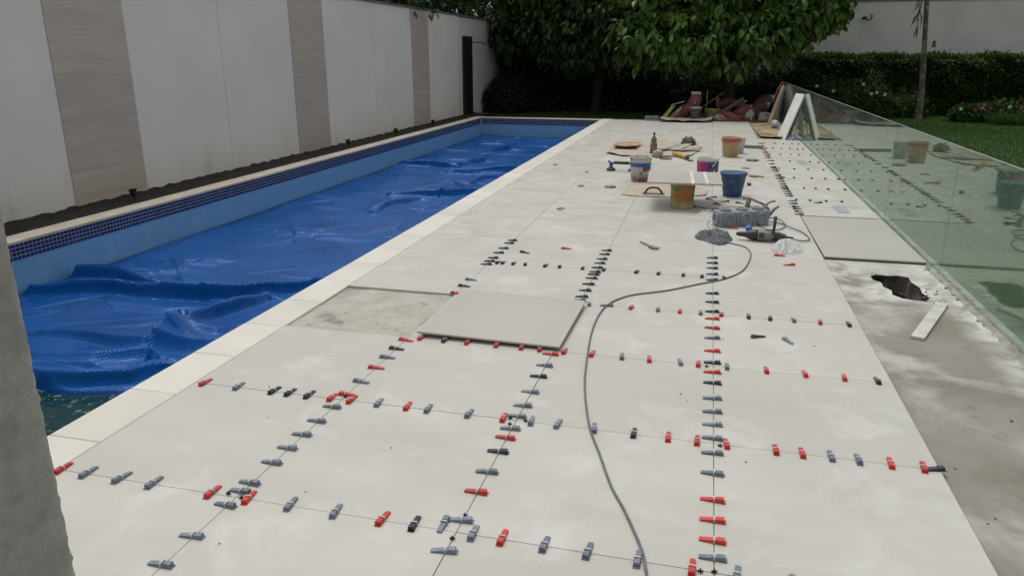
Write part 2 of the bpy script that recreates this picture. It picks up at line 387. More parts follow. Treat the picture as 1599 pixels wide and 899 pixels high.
# crumbly mortar fillet along the glass base and broken crumbs round the hole
g = MB(); vs = []; NY = 300
for j in range(NY + 1):
    y = -3 + j * 8.0 / NY; wv = .035 + .035 * noise.fractal(Vector((y * 9, 1, 0)), 1, 2, 4); hv = .02 + .02 * noise.fractal(Vector((y * 14, 5, 0)), 1, 2, 4)
    vs += [(4.915 - max(wv, .005), y, SZ0 - .002), (4.918, y, SZ0 + max(hv, .004)), (4.945, y, SZ0 + max(hv, .004)), (4.97, y, SZ0 - .002)]
g.add(vs, [(j * 4 + i, j * 4 + i + 1, j * 4 + 5 + i, j * 4 + 4 + i) for j in range(NY) for i in range(3)])
for k in range(45):
    y = random.uniform(0, 5); s_ = random.uniform(.006, .02); g.box((4.90 - abs(random.gauss(0, .03)), y, SZ0 + s_ * .3), (s_, s_, s_ * .7), rz=random.random() * 6)
for k in range(22):
    a = random.random() * 6.28; s_ = random.uniform(.004, .014); g.box((4.68 + math.cos(a) * .06 + random.uniform(0, .06), 3.95 + math.sin(a) * .2, SZ0 + s_ * .3), (s_, s_, s_ * .7), rz=random.random() * 6)
tag(g.build('mortar_crumbs', mat('pale_mortar', (.36, .35, .32), .9, (.22, .21, .19), 8), deck), kind='stuff')
# mortar bed where a tile is missing
mort = mortar_mat(); g = MB(); nx, ny = 46, 50
vs = []
for j in range(ny + 1):
    for i in range(nx + 1):
        x = .058 + i * (.945 / nx); y = 2 * B - .03 + j * (1.05 / ny)
        vs.append((x, y, -.0185 + .006 * noise.fractal(Vector((x * 5, y * 5, 3)), 1, 2, 5)))
g.add(vs, [(j * (nx + 1) + i, j * (nx + 1) + i + 1, (j + 1) * (nx + 1) + i + 1, (j + 1) * (nx + 1) + i) for j in range(ny) for i in range(nx)], True)
g.build('mortar_bed', mort, deck)
TT = .0225
def tile_mesh(lx, ly, t=TT):
    k = .0012; x, y = lx / 2, ly / 2; mb = MB()
    vs = [(-x, -y, -t), (x, -y, -t), (x, y, -t), (-x, y, -t), (-x, -y, -k), (x, -y, -k), (x, y, -k), (-x, y, -k), (-x + k, -y + k, 0), (x - k, -y + k, 0), (x - k, y - k, 0), (-x + k, y - k, 0)]
    mb.add(vs, [(3, 2, 1, 0), (0, 1, 5, 4), (1, 2, 6, 5), (2, 3, 7, 6), (3, 0, 4, 7), (4, 5, 9, 8), (5, 6, 10, 9), (6, 7, 11, 10), (7, 4, 8, 11), (8, 9, 10, 11)])
    return mb.mesh('tile')
GAP = .0032
gj = MB(); zj = -.012
for xj in (1, 2, 3, 4.012): gj.box((xj, 7.8, zj), (.006, 25.6, .012))
pj = MB(); pj.box((.0672, -1.51, -.010), (.0094, 6.98, .0145)); pj.box((.0672, 11.8, -.010), (.0094, 17.6, .0145)); tag(pj.build('edge_grout', mat('pale_edge_grout', (.44, .42, .37), .9, (.30, .285, .25), 6), deck), kind='stuff')
for r_ in range(-5, 21): gj.box((2.04, r_ * B, zj - .0005), (3.93, .006, .012)) if r_ not in (2, 3) else gj.box((2.5, r_ * B, zj - .0005), (3.0, .006, .012))
for r_ in range(7, 17): gj.box((4.46, r_ * B, zj - .0005), (.88, .006, .012))
tag(gj.build('joint_mortar', mat('joint_mortar', (.24, .22, .185), .9, (.10, .09, .075), 9), deck), kind='stuff')
xs = [.07, 1, 2, 3, 4.012]; mcache = {}
for c in range(4):
    for r in range(-5, 21):
        if c == 0 and r == 2: continue
        ya, yb = r * B, min((r + 1) * B, 20.6)
        if yb - ya < .05: continue
        k = (c, round(yb - ya, 3))
        if k not in mcache: mcache[k] = tile_mesh(xs[c + 1] - xs[c] - GAP, yb - ya - GAP)
        o = link('tile', mcache[k], DK, deck); o.location = ((xs[c] + xs[c + 1]) / 2, (ya + yb) / 2, random.uniform(-.001, .0005))
sm = tile_mesh(4.905 - 4.012 - GAP, B - GAP)
for r in range(7, 16):
    ya = r * B
    o = link('tile', sm, DK, deck); o.location = ((4.012 + 4.905) / 2, ya + B / 2, random.uniform(-.001, .0005))

# ================================================================== WALLS
white_m = mat('painted_wall', (.50, .505, .48), .75, (.455, .46, .435), .9, bscale=45, bstr=.12, bdist=.006)
def base_stained_wall():
    m, nt, b = new_mat('painted_panel'); v = pos_node(nt); vd = pos_node(nt, scale=(1, 1.2, .35))
    c = mixc(nt, noise_n(nt, v, .8, 5), (.78, .755, .685), (.72, .695, .625))
    g_ = N(nt, 'ShaderNodeNewGeometry'); sx = N(nt, 'ShaderNodeSeparateXYZ'); nt.links.new(g_.outputs['Position'], sx.inputs[0])
    mr = N(nt, 'ShaderNodeMapRange'); mr.inputs[1].default_value = .55; mr.inputs[2].default_value = 0; nt.links.new(sx.outputs[2], mr.inputs[0])
    c = mixc(nt, mul(nt, mul(nt, mr.outputs[0], noise_n(nt, vd, 1.7, 7, .65, .54, .78)), .6), c, (.17, .165, .145))   # soil splash stains
    nt.links.new(c, b.inputs['Base Color']); b.inputs['Roughness'].default_value = .7
    bump(nt, b, noise_n(nt, v, 50, 5, .6, 0, 1), .12, .005); return m
pan_m = base_stained_wall()
trav_m = mat('travertine', (.56, .485, .395), .5, (.46, .395, .325), 2.2, stretch=(1, .6, 6), rnd=.05, lo=.3, hi=.7)
WX = -4.85; H = 3.0
gw = thing('garden_wall', 'tall white garden wall with beige stone strips along the pool', 'wall', (WX, 10, 0))
def wpart(name, y0, y1, z0, z1, t, m, back=-.12):
    mb = MB(); mb.box(((t + back) / 2, (y0 + y1) / 2 - 10, (z0 + z1) / 2), (t - back, y1 - y0, z1 - z0)); return mb.build(name, m, gw)
edges = [(-6, -1.2), (-1.2, 2.1), (2.1, 5.3), (6.6, 8.695), (8.705, 10.88), (12.18, 14.6), (14.61, 16.99), (18.26, 20.92)]
for a, b_ in edges: wpart('wall_panel', a, b_, -.3, H, 0, pan_m)
plain_m = mat('plain_render', (.66, .645, .62), .85, (.58, .57, .55), 1.1, bscale=45, bstr=.2, bdist=.006)
wpart('wall_panel', 20.92, 28.6, -.3, H - .02, -.012, plain_m)
for a, b_ in ((5.3, 6.6), (10.88, 12.18), (16.99, 18.26)):
    st = wpart('stone_strip', a, b_, -.3, H, .006, trav_m)
    z = -.12; st.hide_render = False
    zz = [-.3, .42, 1.02, 1.62, 2.22, 2.82, H]
    for k in range(6):
        mb = MB(); mb.box((.0095, (a + b_) / 2 - 10, (zz[k] + zz[k + 1]) / 2), (.005, b_ - a - .004, zz[k + 1] - zz[k] - .0015)); mb.build('stone_slab', trav_m, st)
wpart('wall_capping', -6, 28.6, H + .001, H + .05, .03, mat('grey_capping', (.16, .17, .17), .6, (.10, .105, .10), 4), back=-.16)
# right-hand back wall
bw = thing('back_wall', 'pale grey boundary wall behind the hedge at the far end', 'wall', (4, 28.45, 0))
for a, b_ in ((-9, 3.0), (3.004, 7.0), (7.004, 14), (14.004, 24)):
    mb = MB(); mb.box(((a + b_) / 2, .1, 1.73), (b_ - a, .2, 3.9)); mb.build('wall_panel', plain_m, bw)
mb = MB(); mb.box((7.5, .1, 3.705), (33, .26, .05)); mb.build('wall_capping', mat('grey_capping', (.16, .17, .17)), bw)
# house wall at the left edge of the picture
m, nt, b = new_mat('rough_render'); v = pos_node(nt)
nt.links.new(mixc(nt, noise_n(nt, v, 12, 7, .65), (.47, .47, .435), (.34, .34, .315)), b.inputs['Base Color']); b.inputs['Roughness'].default_value = .9
ren_m = m
hw = thing('house_wall', 'rough grey rendered corner of the house at the left edge', 'wall', (1.21, -1.0, 0))
vs = []; ny, nz = 200, 200
for j in range(nz + 1):
    for i in range(ny + 1):
        y = -3.0 * i / ny; z = -.02 + 3.2 * j / nz
        h = .0055 * noise.fractal(Vector((y * 38, z * 38, 0)), .9, 2.1, 4)
        edge = max(0, .02 + y) if i < 3 else 0
        vs.append((h - edge * .8, y + (.004 * noise.fractal(Vector((3, z * 25, 0)), 1, 2, 4) if i == 0 else 0), z))
g = MB(); g.add(vs, [(j * (ny + 1) + i, (j + 1) * (ny + 1) + i, (j + 1) * (ny + 1) + i + 1, j * (ny + 1) + i + 1) for j in range(nz) for i in range(ny)], True)
g.box((-.33, -1.515, 1.59), (.6, 2.97, 3.2)); g.build('render_coat', ren_m, hw)
bump(nt, b, noise_n(nt, v, 95, 6, .6, .3, .7), .7, .016)

# ================================================================== GLASS BALUSTRADE
GL = glass_mat(); GX = 4.93
gb = thing('glass_balustrade', 'low frameless green-tinted glass fence along the right of the deck', 'fence', (GX, 8, 0))
yb = [-2.4, -.1, 2.3, 4.62, 6.9, 9.2, 11.5, 13.8, 16.1, 18.4, 20.6, 21.85]
for a, b_ in zip(yb[:-1], yb[1:]):
    mb = MB(); mb.box((0, (a + b_) / 2 - 8, .53), (.010, b_ - a - .006, 1.12)); p_ = mb.build('glass_pane', GL, gb)
    mb = MB(); mb.box((0, (a + b_) / 2 - 8, 1.0925), (.012, b_ - a - .006, .005)); mb.build('polished_edge', mat('glass_edge', (.30, .36, .33), .35, (.22, .27, .25), 5), p_)
mb = MB(); mb.box((.02, 2, -.06), (.06, 27, .06)); mb.build('base_channel', mat('steel_channel', (.25, .25, .25), .5), gb)

# ================================================================== POOL COVER
RIDGES = [(.13,.10,[(-4.09,4.19),(-3.46,4.09),(-2.62,3.86)]),(.13,.12,[(-3.88,3.54),(-3.15,3.66),(-2.51,3.73),(-1.89,3.80),(-1.42,4.11),(-1.05,4.51)]),
(.10,.12,[(-1.38,4.00),(-1.53,3.30),(-1.54,3.03)]),(.16,.10,[(-1.66,3.03),(-1.48,2.63),(-1.32,2.20)]),(.05,.15,[(-1.57,2.90),(-1.16,2.87),(-1.15,3.13)]),
(.07,.14,[(-2.63,2.49),(-2.08,2.48),(-1.50,2.40),(-1.48,2.63)]),(.08,.2,[(-2.20,2.00),(-1.70,2.07),(-1.38,2.33),(-1.12,2.72)]),(.08,.12,[(-3.9,1.6),(-1.86,1.71),(-1.54,1.76),(-1.25,1.89),(-1.17,2.11),(-.4,2.5)]),
(.07,.13,[(-2.08,8.19),(-2.07,8.79),(-1.90,9.56)]),(.10,.16,[(-2.48,9.80),(-1.98,9.87),(-1.47,9.94),(-1.11,10.30),(-.4,10.5)]),(.09,.13,[(-2.40,12.64),(-1.59,12.76),(-1.11,13.08),(-.5,13.3)]),
(.10,.13,[(-3.78,13.52),(-3.15,13.58),(-2.49,13.32)]),(.10,.15,[(-2.35,13.36),(-2.22,14.50),(-2.40,15.98),(-2.22,16.89),(-2.25,18.66),(-2.53,19.88)]),
(.06,.12,[(-1.45,11.08),(-1.44,11.90),(-1.10,12.25)]),(.06,.12,[(-1.87,11.37),(-1.32,10.60)]),(.03,.2,[(-3.22,4.20),(-2.87,4.70),(-2.42,4.68)]),
(.03,.2,[(-2.75,3.39),(-2.07,3.36),(-1.71,3.55)]),(.025,.2,[(-2.69,5.87),(-2.42,6.71),(-2.19,7.42)]),(.04,.15,[(-1.47,8.67),(-1.28,9.06)])]
nx, ny = 210, 1150
X = np.linspace(-3.955, -.285, nx); Yg = np.linspace(1.66, 20.3, ny); XX, YY = np.meshgrid(X, Yg)
front = .25 * np.clip((XX + 2.0) / 1.7, 0, 1) ** 1.5 * np.exp(-(YY - 1.66) / .6) + .06 * np.sin(XX * 5) * np.exp(-(YY - 1.66) / .5)
YY = YY + front
hh = np.zeros_like(XX)
for k in range(26):      # broad swells and fine wrinkles
    a = rng.uniform(0, math.pi); f = rng.uniform(1.2, 9); ph = rng.uniform(0, 6.28)
    hh += (.012 / f ** .75) * np.sin((XX * math.cos(a) + YY * math.sin(a) * .8) * f + ph + 1.3 * np.sin(XX * 1.7 + k) + .9 * np.sin(YY * 1.1 + k * 2))
wob = .035 * np.sin(XX * 7 + 2 * np.sin(YY * 2.3)) + .03 * np.sin(YY * 6 + 1.5 * np.sin(XX * 3.1))
extra = []
for k in range(75):
    x, y = rng.uniform(-3.8, -.6), 2.0 + 17.5 * rng.random() ** 1.5; a = rng.normal(0, .5) + (math.pi / 2 if rng.random() < .25 else 0); l = rng.uniform(.25, .8)
    extra.append((rng.uniform(.008, .028), rng.uniform(.04, .10), [(x - l * math.cos(a), y - l * math.sin(a)), (x + rng.normal(0, .05), y + rng.normal(0, .05)), (x + l * math.cos(a), y + l * math.sin(a))]))
for amp, wd, pl in RIDGES + extra:
    dmin = np.full_like(XX, 9.); tt = np.zeros_like(XX); sgn = np.zeros_like(XX); n = len(pl) - 1
    for i in range(n):
        (ax, ay), (bx, by) = pl[i], pl[i + 1]; dx, dy = bx - ax, by - ay; L2 = dx * dx + dy * dy
        t = np.clip(((XX - ax) * dx + (YY - ay) * dy) / L2, 0, 1)
        px, py = XX - ax - t * dx, YY - ay - t * dy; d = np.sqrt(px * px + py * py) + wob * .28
        m_ = d < dmin; dmin = np.where(m_, d, dmin); tt = np.where(m_, (i + t) / n, tt); sgn = np.where(m_, py, sgn)
    dmin = np.maximum(dmin, 0)
    wl = np.where(sgn < 0, wd * .34, wd * 1.3)            # steep towards the camera, long slope behind
    prof = np.exp(-(dmin / wl) ** 1.25) - .16 * np.exp(-((dmin - wl * 1.8) / wl) ** 2) * (sgn < 0)
    hh += 1.3 * amp * (.45 + .55 * np.sin(math.pi * np.clip(tt, .04, .96)) ** .6) * prof
hh *= np.clip((XX + 3.96) / .10, .15, 1)
Zc = -.548 + np.maximum(hh, -.012)
Zc[0, :] = -.572; Zc[1, :] = np.minimum(Zc[1, :], -.53)
co = np.stack([XX, YY, Zc], -1).reshape(-1, 3)
idx = np.arange(nx * ny).reshape(ny, nx); q = np.stack([idx[:-1, :-1], idx[:-1, 1:], idx[1:, 1:], idx[1:, :-1]], -1).reshape(-1, 4)
def np_mesh(name, co, quads, smooth=True):
    me = bpy.data.meshes.new(name); nv, nf = len(co), len(quads); k = quads.shape[1]
    me.vertices.add(nv); me.vertices.foreach_set('co', np.asarray(co, np.float32).ravel())
    me.loops.add(nf * k); me.loops.foreach_set('vertex_index', quads.astype(np.int32).ravel())
    me.polygons.add(nf); me.polygons.foreach_set('loop_start', np.arange(0, nf * k, k, dtype=np.int32))
    me.polygons.foreach_set('use_smooth', np.full(nf, smooth)); me.update(calc_edges=True); me.validate(); return me
tag(link('pool_cover', np_mesh('pool_cover', co, q), cover_mat()), 'crumpled blue bubble cover floating on the swimming pool', 'pool cover')

g = MB()
for k in range(46):
    i, j = random.randrange(6, nx - 6), int((ny - 20) * random.random() ** 1.3) + 8; s_ = random.uniform(.006, .022)
    g.box((XX[j, i], YY[j, i], Zc[j, i] + .004), (s_, s_ * random.uniform(.6, 1.4), .004), rz=random.random() * 3)
tag(g.build('cover_litter', mat('white_chip', (.6, .62, .64), .6)), 'tiny pale chips of litter scattered on the blue cover', 'litter', kind='stuff')

# ================================================================== LEVELLING WEDGES
cols = {'r': ('red', mat('red_plastic', (.60, .032, .026), .38, (.42, .06, .05), 55, lo=.4, hi=.75, rnd=.14)), 'g': ('grey', mat('grey_plastic', (.135, .165, .215), .42, (.24, .26, .285), 55, lo=.4, hi=.75, rnd=.2)), 'd': ('dark grey', mat('dark_plastic', (.020, .025, .040), .42, (.07, .075, .085), 55, lo=.45, hi=.8, rnd=.3))}
clip_m = mat('clip_plastic', (.55, .57, .58), .35, (.42, .44, .46), 40)
def wedge_mesh():
    # profile stations: x, half width, height
    st = [(-.058, .0105, .0055), (-.056, .0108, .0065), (-.01, .0118, .0122), (.010, .0122, .0148), (.012, .0126, .0182), (.0385, .0128, .0195), (.0405, .0128, .0175)]
    mb = MB(); vs = []
    for x, w_, h in st: vs += [(x, -w_, 0), (x, w_, 0), (x, w_ * .96, h * .9), (x, w_ * .86, h), (x, -w_ * .86, h), (x, -w_ * .96, h * .9)]
    fs = [(i * 6 + k, (i + 1) * 6 + k, (i + 1) * 6 + (k + 1) % 6, i * 6 + (k + 1) % 6) for i in range(len(st) - 1) for k in range(6)]
    fs += [(0, 1, 2, 3, 4, 5), tuple(reversed([(len(st) - 1) * 6 + k for k in range(6)]))]
    mb.add(vs, fs)
    mb.box((.040, 0, .0016), (.016, .028, .0032))
    return mb.mesh('wedge')
wm = {}
for k in cols:
    wm[k] = wedge_mesh(); wm[k].materials.append(cols[k][1])
mb = MB(); mb.box((0, -.0130, .0085), (.0065, .0014, .017)); mb.box((0, .0130, .0085), (.0065, .0014, .017)); mb.box((0, 0, .0178), (.0065, .0274, .0022)); clip_me = mb.mesh('clip')
def add_wedge(x, y, c, rz, label, group, strap=True, z=.001, tilt=0):
    o = link('levelling_wedge', wm[c], None); o.location = (x, y, z); o.rotation_euler = (tilt + random.gauss(0, .03), random.gauss(0, .015), rz + random.gauss(0, .06))
    tag(o, label, 'tile wedge', group)
    if strap: link('clip', clip_me, clip_m, o)
    return o
ORD = 'first second third fourth fifth sixth seventh eighth ninth tenth eleventh twelfth thirteenth fourteenth fifteenth sixteenth seventeenth eighteenth nineteenth twentieth'.split()
def ordn(i): return ORD[i - 1] if i <= 20 else ('twenty-' + ORD[i - 21] if i < 30 else ('thirtieth' if i == 30 else 'thirty-' + ORD[i - 31]))
ROWS = [(0, 'the cross joint nearest the camera', 'r.09 g.23 g.41 g.58 r.88 r1.06 g1.26 g1.47 r1.68 d1.82 g2.07 r2.19 g2.36 g2.53 g2.72 r2.92 g3.08 g3.28'),
 (1, 'the second cross joint from the camera', 'r.13 g.35 d.58 d.68 d.80 r.94 r1.06 g1.22 r1.39 g1.51 g1.74 r1.93 g2.08 g2.22 g2.41 d2.61 r2.78 r2.92 r3.06 r3.29 r3.41 g3.54 g3.66 r3.80 r3.94'),
 (2, 'the third cross joint from the camera', 'r1.09 d1.26 r1.42 r1.62 r1.79 r1.91 r2.07 r2.25 g2.44 r2.61 g2.80 r2.91 g3.08 r3.31 r3.53 r3.75 d3.93'),
 (3, 'the fourth cross joint from the camera', 'g2.08 r2.40 g2.60 r2.76 g2.91 r3.06 d3.25 d3.40 g3.56 r3.74 d3.93'),
 (4, 'the fifth cross joint from the camera', 'd1.08 d1.13 d1.23 d1.34 d1.53 d1.66 d1.87 d2.06 d2.35 d2.54 d2.75 d2.91 d3.09')]
for r, nm, s in ROWS:
    for i, t in enumerate(s.split()):
        c = t[0]; add_wedge(float(t[1:]), r * B, c, -math.pi / 2, f'{cols[c][0]} wedge, {ordn(i + 1)} from the left on {nm}', 'tile levelling wedges on the deck joints')
COLS = [(1, 'the lengthwise joint nearest the pool', 'g-.47 g-.29 g-.07 g.04 g.11 g.29 g.43 g.57 g.72 g.89 R1.05 G1.23 R1.44 G1.61 D1.76 R1.92 R2.99 D3.19 G3.38 d3.89 d4.00 d4.12 d4.32 d4.50 d4.72 d4.84'),
 (2, 'the middle lengthwise joint', 'g-.13 g.075 r.29 g.46 d.65 r.79 g.89 g1.03 g1.16 g1.34 d1.56 g1.73 r1.92 d3.05 d3.15 d3.32 d3.50 d3.68 d3.80 d3.88 d4.02 d4.18 d4.33 d4.51 d4.66'),
 (3, 'the lengthwise joint right of the cable', 'g.08 r.19 r.33 r.48 g.70 g.89 g1.04 g1.19 g1.34 g1.51 d1.72 r1.88 d2.03 r2.23 g2.47 r2.67 r2.87 d3.03 d3.26 d3.49 d3.88 d4.06 d4.26 d4.44 d4.63'),
 (4.012, 'the joint of the glass-side tile strip', 'd6.98 R7.15 D7.32 D7.46 d7.68 g7.87 d8.25 d8.43 d8.62 d8.81 d8.92 d9.07 d9.27 d9.51 d9.74 d9.90 d10.07 r10.24 d10.60 d10.80 d11.0 d11.11 d11.49 g11.96 d12.37 d12.62 r12.86 r13.13 r13.34 d13.67 r14.02 d14.37 d14.83')]
for x, nm, s in COLS:
    for i, t in enumerate(s.split()):
        c = t[0].lower(); add_wedge(x, float(t[1:]), c, math.pi if t[0].isupper() else 0, f'{cols[c][0]} wedge, {ordn(i + 1)} from the camera on {nm}', 'tile levelling wedges on the deck joints')
# one wedge of the L at the near crossing points back towards the camera
add_wedge(1.935, .035, 'g', math.pi / 2, 'grey wedge forming an L with another, thin end towards the camera', 'tile levelling wedges on the deck joints')
STRIP = [(8, 'd4.07 d4.24 d4.44 d4.63'), (9, 'r4.27 r4.43 d4.60 d4.82'), (10, 'd4.08 d4.23 d4.49 d4.69 d4.88'), (11, 'r4.09 d4.33 d4.55 d4.79'), (12, 'd4.06 d4.35 d4.69 d4.84'), (13, 'd4.07 d4.27 r4.46 d4.61 d4.82'), (14, 'd4.08 d4.20 d4.37 d4.53 d4.68 d4.79'), (15, 'd4.09 d4.31 d4.49 d4.67 d4.80')]
for k, (r, s) in enumerate(STRIP):
    for i, t in enumerate(s.split()):
        c = t[0]; add_wedge(float(t[1:]), r * B + .03, c, -math.pi / 2, f'{cols[c][0]} wedge, {ordn(i + 1)} from the left on {ordn(k + 1)} cross joint of the glass-side strip', 'tile levelling wedges on the glass-side strip')
for x, y, c, rz, lb in ((1.23, 4.39, 'd', 2.9, 'loose dark wedge lying alone behind the fifth cross joint'), (1.59, 4.64, 'r', 3.3, 'loose red wedge lying between the pool-side and middle joints'), (3.29, 2.57, 'd', 3.5, 'loose dark wedge on its side near the concrete strip'),
    (3.48, 2.54, 'g', 2.2, 'loose pale grey wedge lying askew near the concrete strip'), (3.68, 4.55, 'r', .3, 'loose red wedge in front of the plastic bag'), (3.61, 4.88, 'r', 3.2, 'loose red wedge touching the plastic bag'),
    (2.22, 2.98, 'g', .1, 'grey wedge lying right where the cable bends'), (2.76, 7.14, 'r', 0, 'loose red wedge to the right of the yellow bucket'), (4.33, 7.83, 'd', 0, 'loose dark wedge among the near glass-side strip wedges'), (3.985, .99, 'd', .2, 'black wedge stub at the deck edge beside the concrete'), (3.70, 5.83, 'd', 2.7, 'dark wedge lying on the cable coil'), (3.50, 7.33, 'd', .1, 'dark wedge lying behind the grey boxes'), (2.95, 7.75, 'd', 2.6, 'dark wedge in the debris left of the blue bucket'), (3.17, 7.62, 'd', .15, 'dark wedge in the debris below the blue bucket'), (2.87, 8.0, 'r', .5, 'red wedge under the overhanging tile board'), (3.22, 6.0, 'r', 0, 'red wedge leaning at the foot of the grey boxes'), (3.05, 7.42, 'd', 2.4, 'dark wedge lying between the yellow bucket and grey boxes'), (3.33, 7.55, 'd', 2.9, 'dark wedge lying in front of the blue bucket'), (3.40, 7.02, 'd', .6, 'dark wedge near the steel pliers'), (3.60, 7.05, 'd', -.2, 'black wedge right of the steel pliers'), (3.01, 7.9, 'd', .1, 'dark wedge just left of the blue bucket base')):
    add_wedge(x, y, c, rz, lb, 'loose wedges lying on the deck', strap=False)
# small black crosses in the joints
sp_m = mat('black_plastic', (.012, .012, .013), .45)
mb = MB(); mb.box((0, 0, .006), (.022, .003, .008)); mb.box((0, 0, .006), (.003, .018, .0085)); mb.box((0, 0, .010), (.005, .004, .016)); spm = mb.mesh('tile_spacer')
for x, y, lb in ((.955, .01, 'black spacer left of the near pool-side joint crossing'), (1.03, -.005, 'black spacer right of the near pool-side joint crossing'), (2.0, -.05, 'black spacer in front of the near middle joint crossing'), (2.0, .11, 'black spacer behind the near middle joint crossing'), (2.95, -.01, 'black spacer left of the crossing beside the cable end'), (3.0, 0, 'black spacer at the crossing beside the cable end'), (3.05, -.03, 'black spacer right of the crossing beside the cable end'),
    (1.98, .935, 'black spacer below the middle crossing of the second cross joint'), (1.965, 1.0, 'black spacer left of the middle crossing, second cross joint'), (2.05, .99, 'black spacer right of the middle crossing, second cross joint'), (3.03, .97, 'black spacer at the cable-side crossing of the second cross joint'), (2.96, 1.96, 'black spacer at the cable-side crossing of the third cross joint'), (1.01, 1.02, 'black spacer at the red L of wedges'), (2.02, 3.0, 'black spacer at the corner of the loose square tile')):
    o = link('tile_spacer', spm, sp_m); o.location = (x, y, 0); o.rotation_euler.z = random.uniform(0, .4); tag(o, lb, 'spacer', 'black tile spacers')
# litter: tiny crumbs
g = MB()
for k in range(70):
    x, y = random.uniform(.1, 3.95), 20 * random.random() ** 1.6 - .8
    if x < 1.05 and 1.9 < y < 3.05: continue
    s_ = random.uniform(.002, .006) * (1 + y * .04); g.box((x, y, s_ * .3), (s_ * random.uniform(.7, 2), s_, s_ * .6), rz=random.random() * 3)
for k in range(14):
    x, y = random.uniform(4.05, 4.85), random.uniform(-1, 4.8); s_ = random.uniform(.004, .013); g.box((x, y, SZ0 + s_ * .3), (s_, s_ * 1.3, s_ * .6), rz=random.random() * 3)
tag(g.build('grit', mat('grit', (.20, .185, .16), .9, (.09, .08, .07), 9)), 'scattered cement crumbs and grit across the deck', 'grit', kind='stuff')

# ================================================================== LOOSE TILES AND STRIPS
tile_m = mat('loose_tile_face', (.45, .43, .385), .42, (.42, .40, .36), 1.5)
def loose(name, lx, ly, loc, rot, label, cat='tile', m=tile_m, t=.02):
    o = link(name, tile_mesh(lx, ly, t), m); o.location = loc; o.rotation_euler = rot; return tag(o, label, cat)
loose('loose_tile', .985, .96, (1.555, 2.475, .042), (R(.6), R(.5), R(-1.2)), t=.012, label='square cream tile lying loose on the laid tiles beside the gap')
for x_, y_, lb in ((1.3, 2.6, 'left wooden batten under the loose square tile'), (1.8, 2.5, 'right wooden batten under the loose square tile')): tag(MB().box((x_, y_, .013), (.05, .3, .022)).build('wood_batten', mat('batten', (.2, .15, .09), .8)), lb, 'batten')
loose('loose_tile', .885, 1.93, (4.465, 5.93, .004), (R(0), 0, R(.3)), 'long cream slab lying loose on the concrete beside the glass', t=.014)
loose('tile_offcut', .085, .94, (4.535, 3.29, SZ0 + .022), (0, 0, R(-23.5)), 'narrow white tile offcut lying on the bare concrete', 'tile offcut', mat('white_offcut', (.62, .60, .55), .5), t=.02)
pl_m = mat('grey_plate', (.36, .39, .42), .5, (.29, .32, .36), 9)
for y, lb in ((7.44, 'grey square floor plate nearest on the glass-side strip'), (11.94, 'grey square floor plate farther along the glass-side strip')):
    g = MB(); g.box((0, 0, .002), (.145, .46, .004)); o = g.build('floor_plate', pl_m); o.location = (4.545, y, .001); tag(o, lb, 'floor plate')

# ================================================================== BUCKETS
def bucket(name, label, loc, r0, r1, h, m, fill=None, fm=None, rim=True, handle=True, rz=0, hm=None, cat='bucket', hang=-1):
    t = thing(name, label, cat, loc, rz)
    pr = [(r0 * .96, 0), (r0, .008), (r0 + (r1 - r0) * .80, h * .80), (r0 + (r1 - r0) * .82 + .004, h * .805), (r0 + (r1 - r0) * .82 + .004, h * .83), (r0 + (r1 - r0) * .84, h * .835), (r1, h - .012), (r1 + .008, h - .012), (r1 + .009, h - .002), (r1 + .003, h), (r1 - .004, h - .002), (r0 + (r1 - r0) * .5 - .005, h * .5), (r0 - .006, .012), (0.0001, .012)]
    if not rim: pr = [(r0 * .97, 0), (r0, .006), (r1, h - .008), (r1 + .004, h - .004), (r1 + .002, h), (r1 - .005, h - .003), (r0 - .006, .012), (.0001, .012)]
    MB().lathe(pr, 36).build('body', m, t)
    if fill: MB().lathe([(.0001, fill + .004), (r0 + (r1 - r0) * fill / h - .009, fill)], 24).build('contents', fm, t)
    if handle:
        pts = [((r1 + .012) * math.cos(a), hang * .45 * r1 * math.sin(a), h - .04 - abs(math.sin(a)) * r1 * .85) for a in np.linspace(0, math.pi, 15)]
        MB().tube(pts, .0035, 6).build('handle', hm or mat('wire', (.28, .28, .27), .45, metal=.6), t)
        for s_ in (-1, 1): MB().lathe([(.014, 0), (.014, .012), (.009, .016)], 10, (s_ * (r1 + .001), 0, h - .04), Matrix.Rotation(s_ * math.pi / 2, 3, 'Y')).build('handle_lug', m, t)
    return t
def printed(name, f):
    m, nt, b = new_mat(name); co = N(nt, 'ShaderNodeTexCoord').outputs['Object']; s = N(nt, 'ShaderNodeSeparateXYZ'); nt.links.new(co, s.inputs[0]); b.inputs['Roughness'].default_value = .5
    nt.links.new(f(nt, co, s), b.inputs['Base Color']); return m
def band(nt, sock, a, b_, soft=.01):
    r1 = N(nt, 'ShaderNodeMapRange'); r1.inputs[1].default_value = a - soft; r1.inputs[2].default_value = a + soft; nt.links.new(sock, r1.inputs[0])
    r2 = N(nt, 'ShaderNodeMapRange'); r2.inputs[1].default_value = b_ - soft; r2.inputs[2].default_value = b_ + soft; r2.inputs[3].default_value = 1; r2.inputs[4].default_value = 0; nt.links.new(sock, r2.inputs[0])
    return mul(nt, r1.outputs[0], r2.outputs[0])
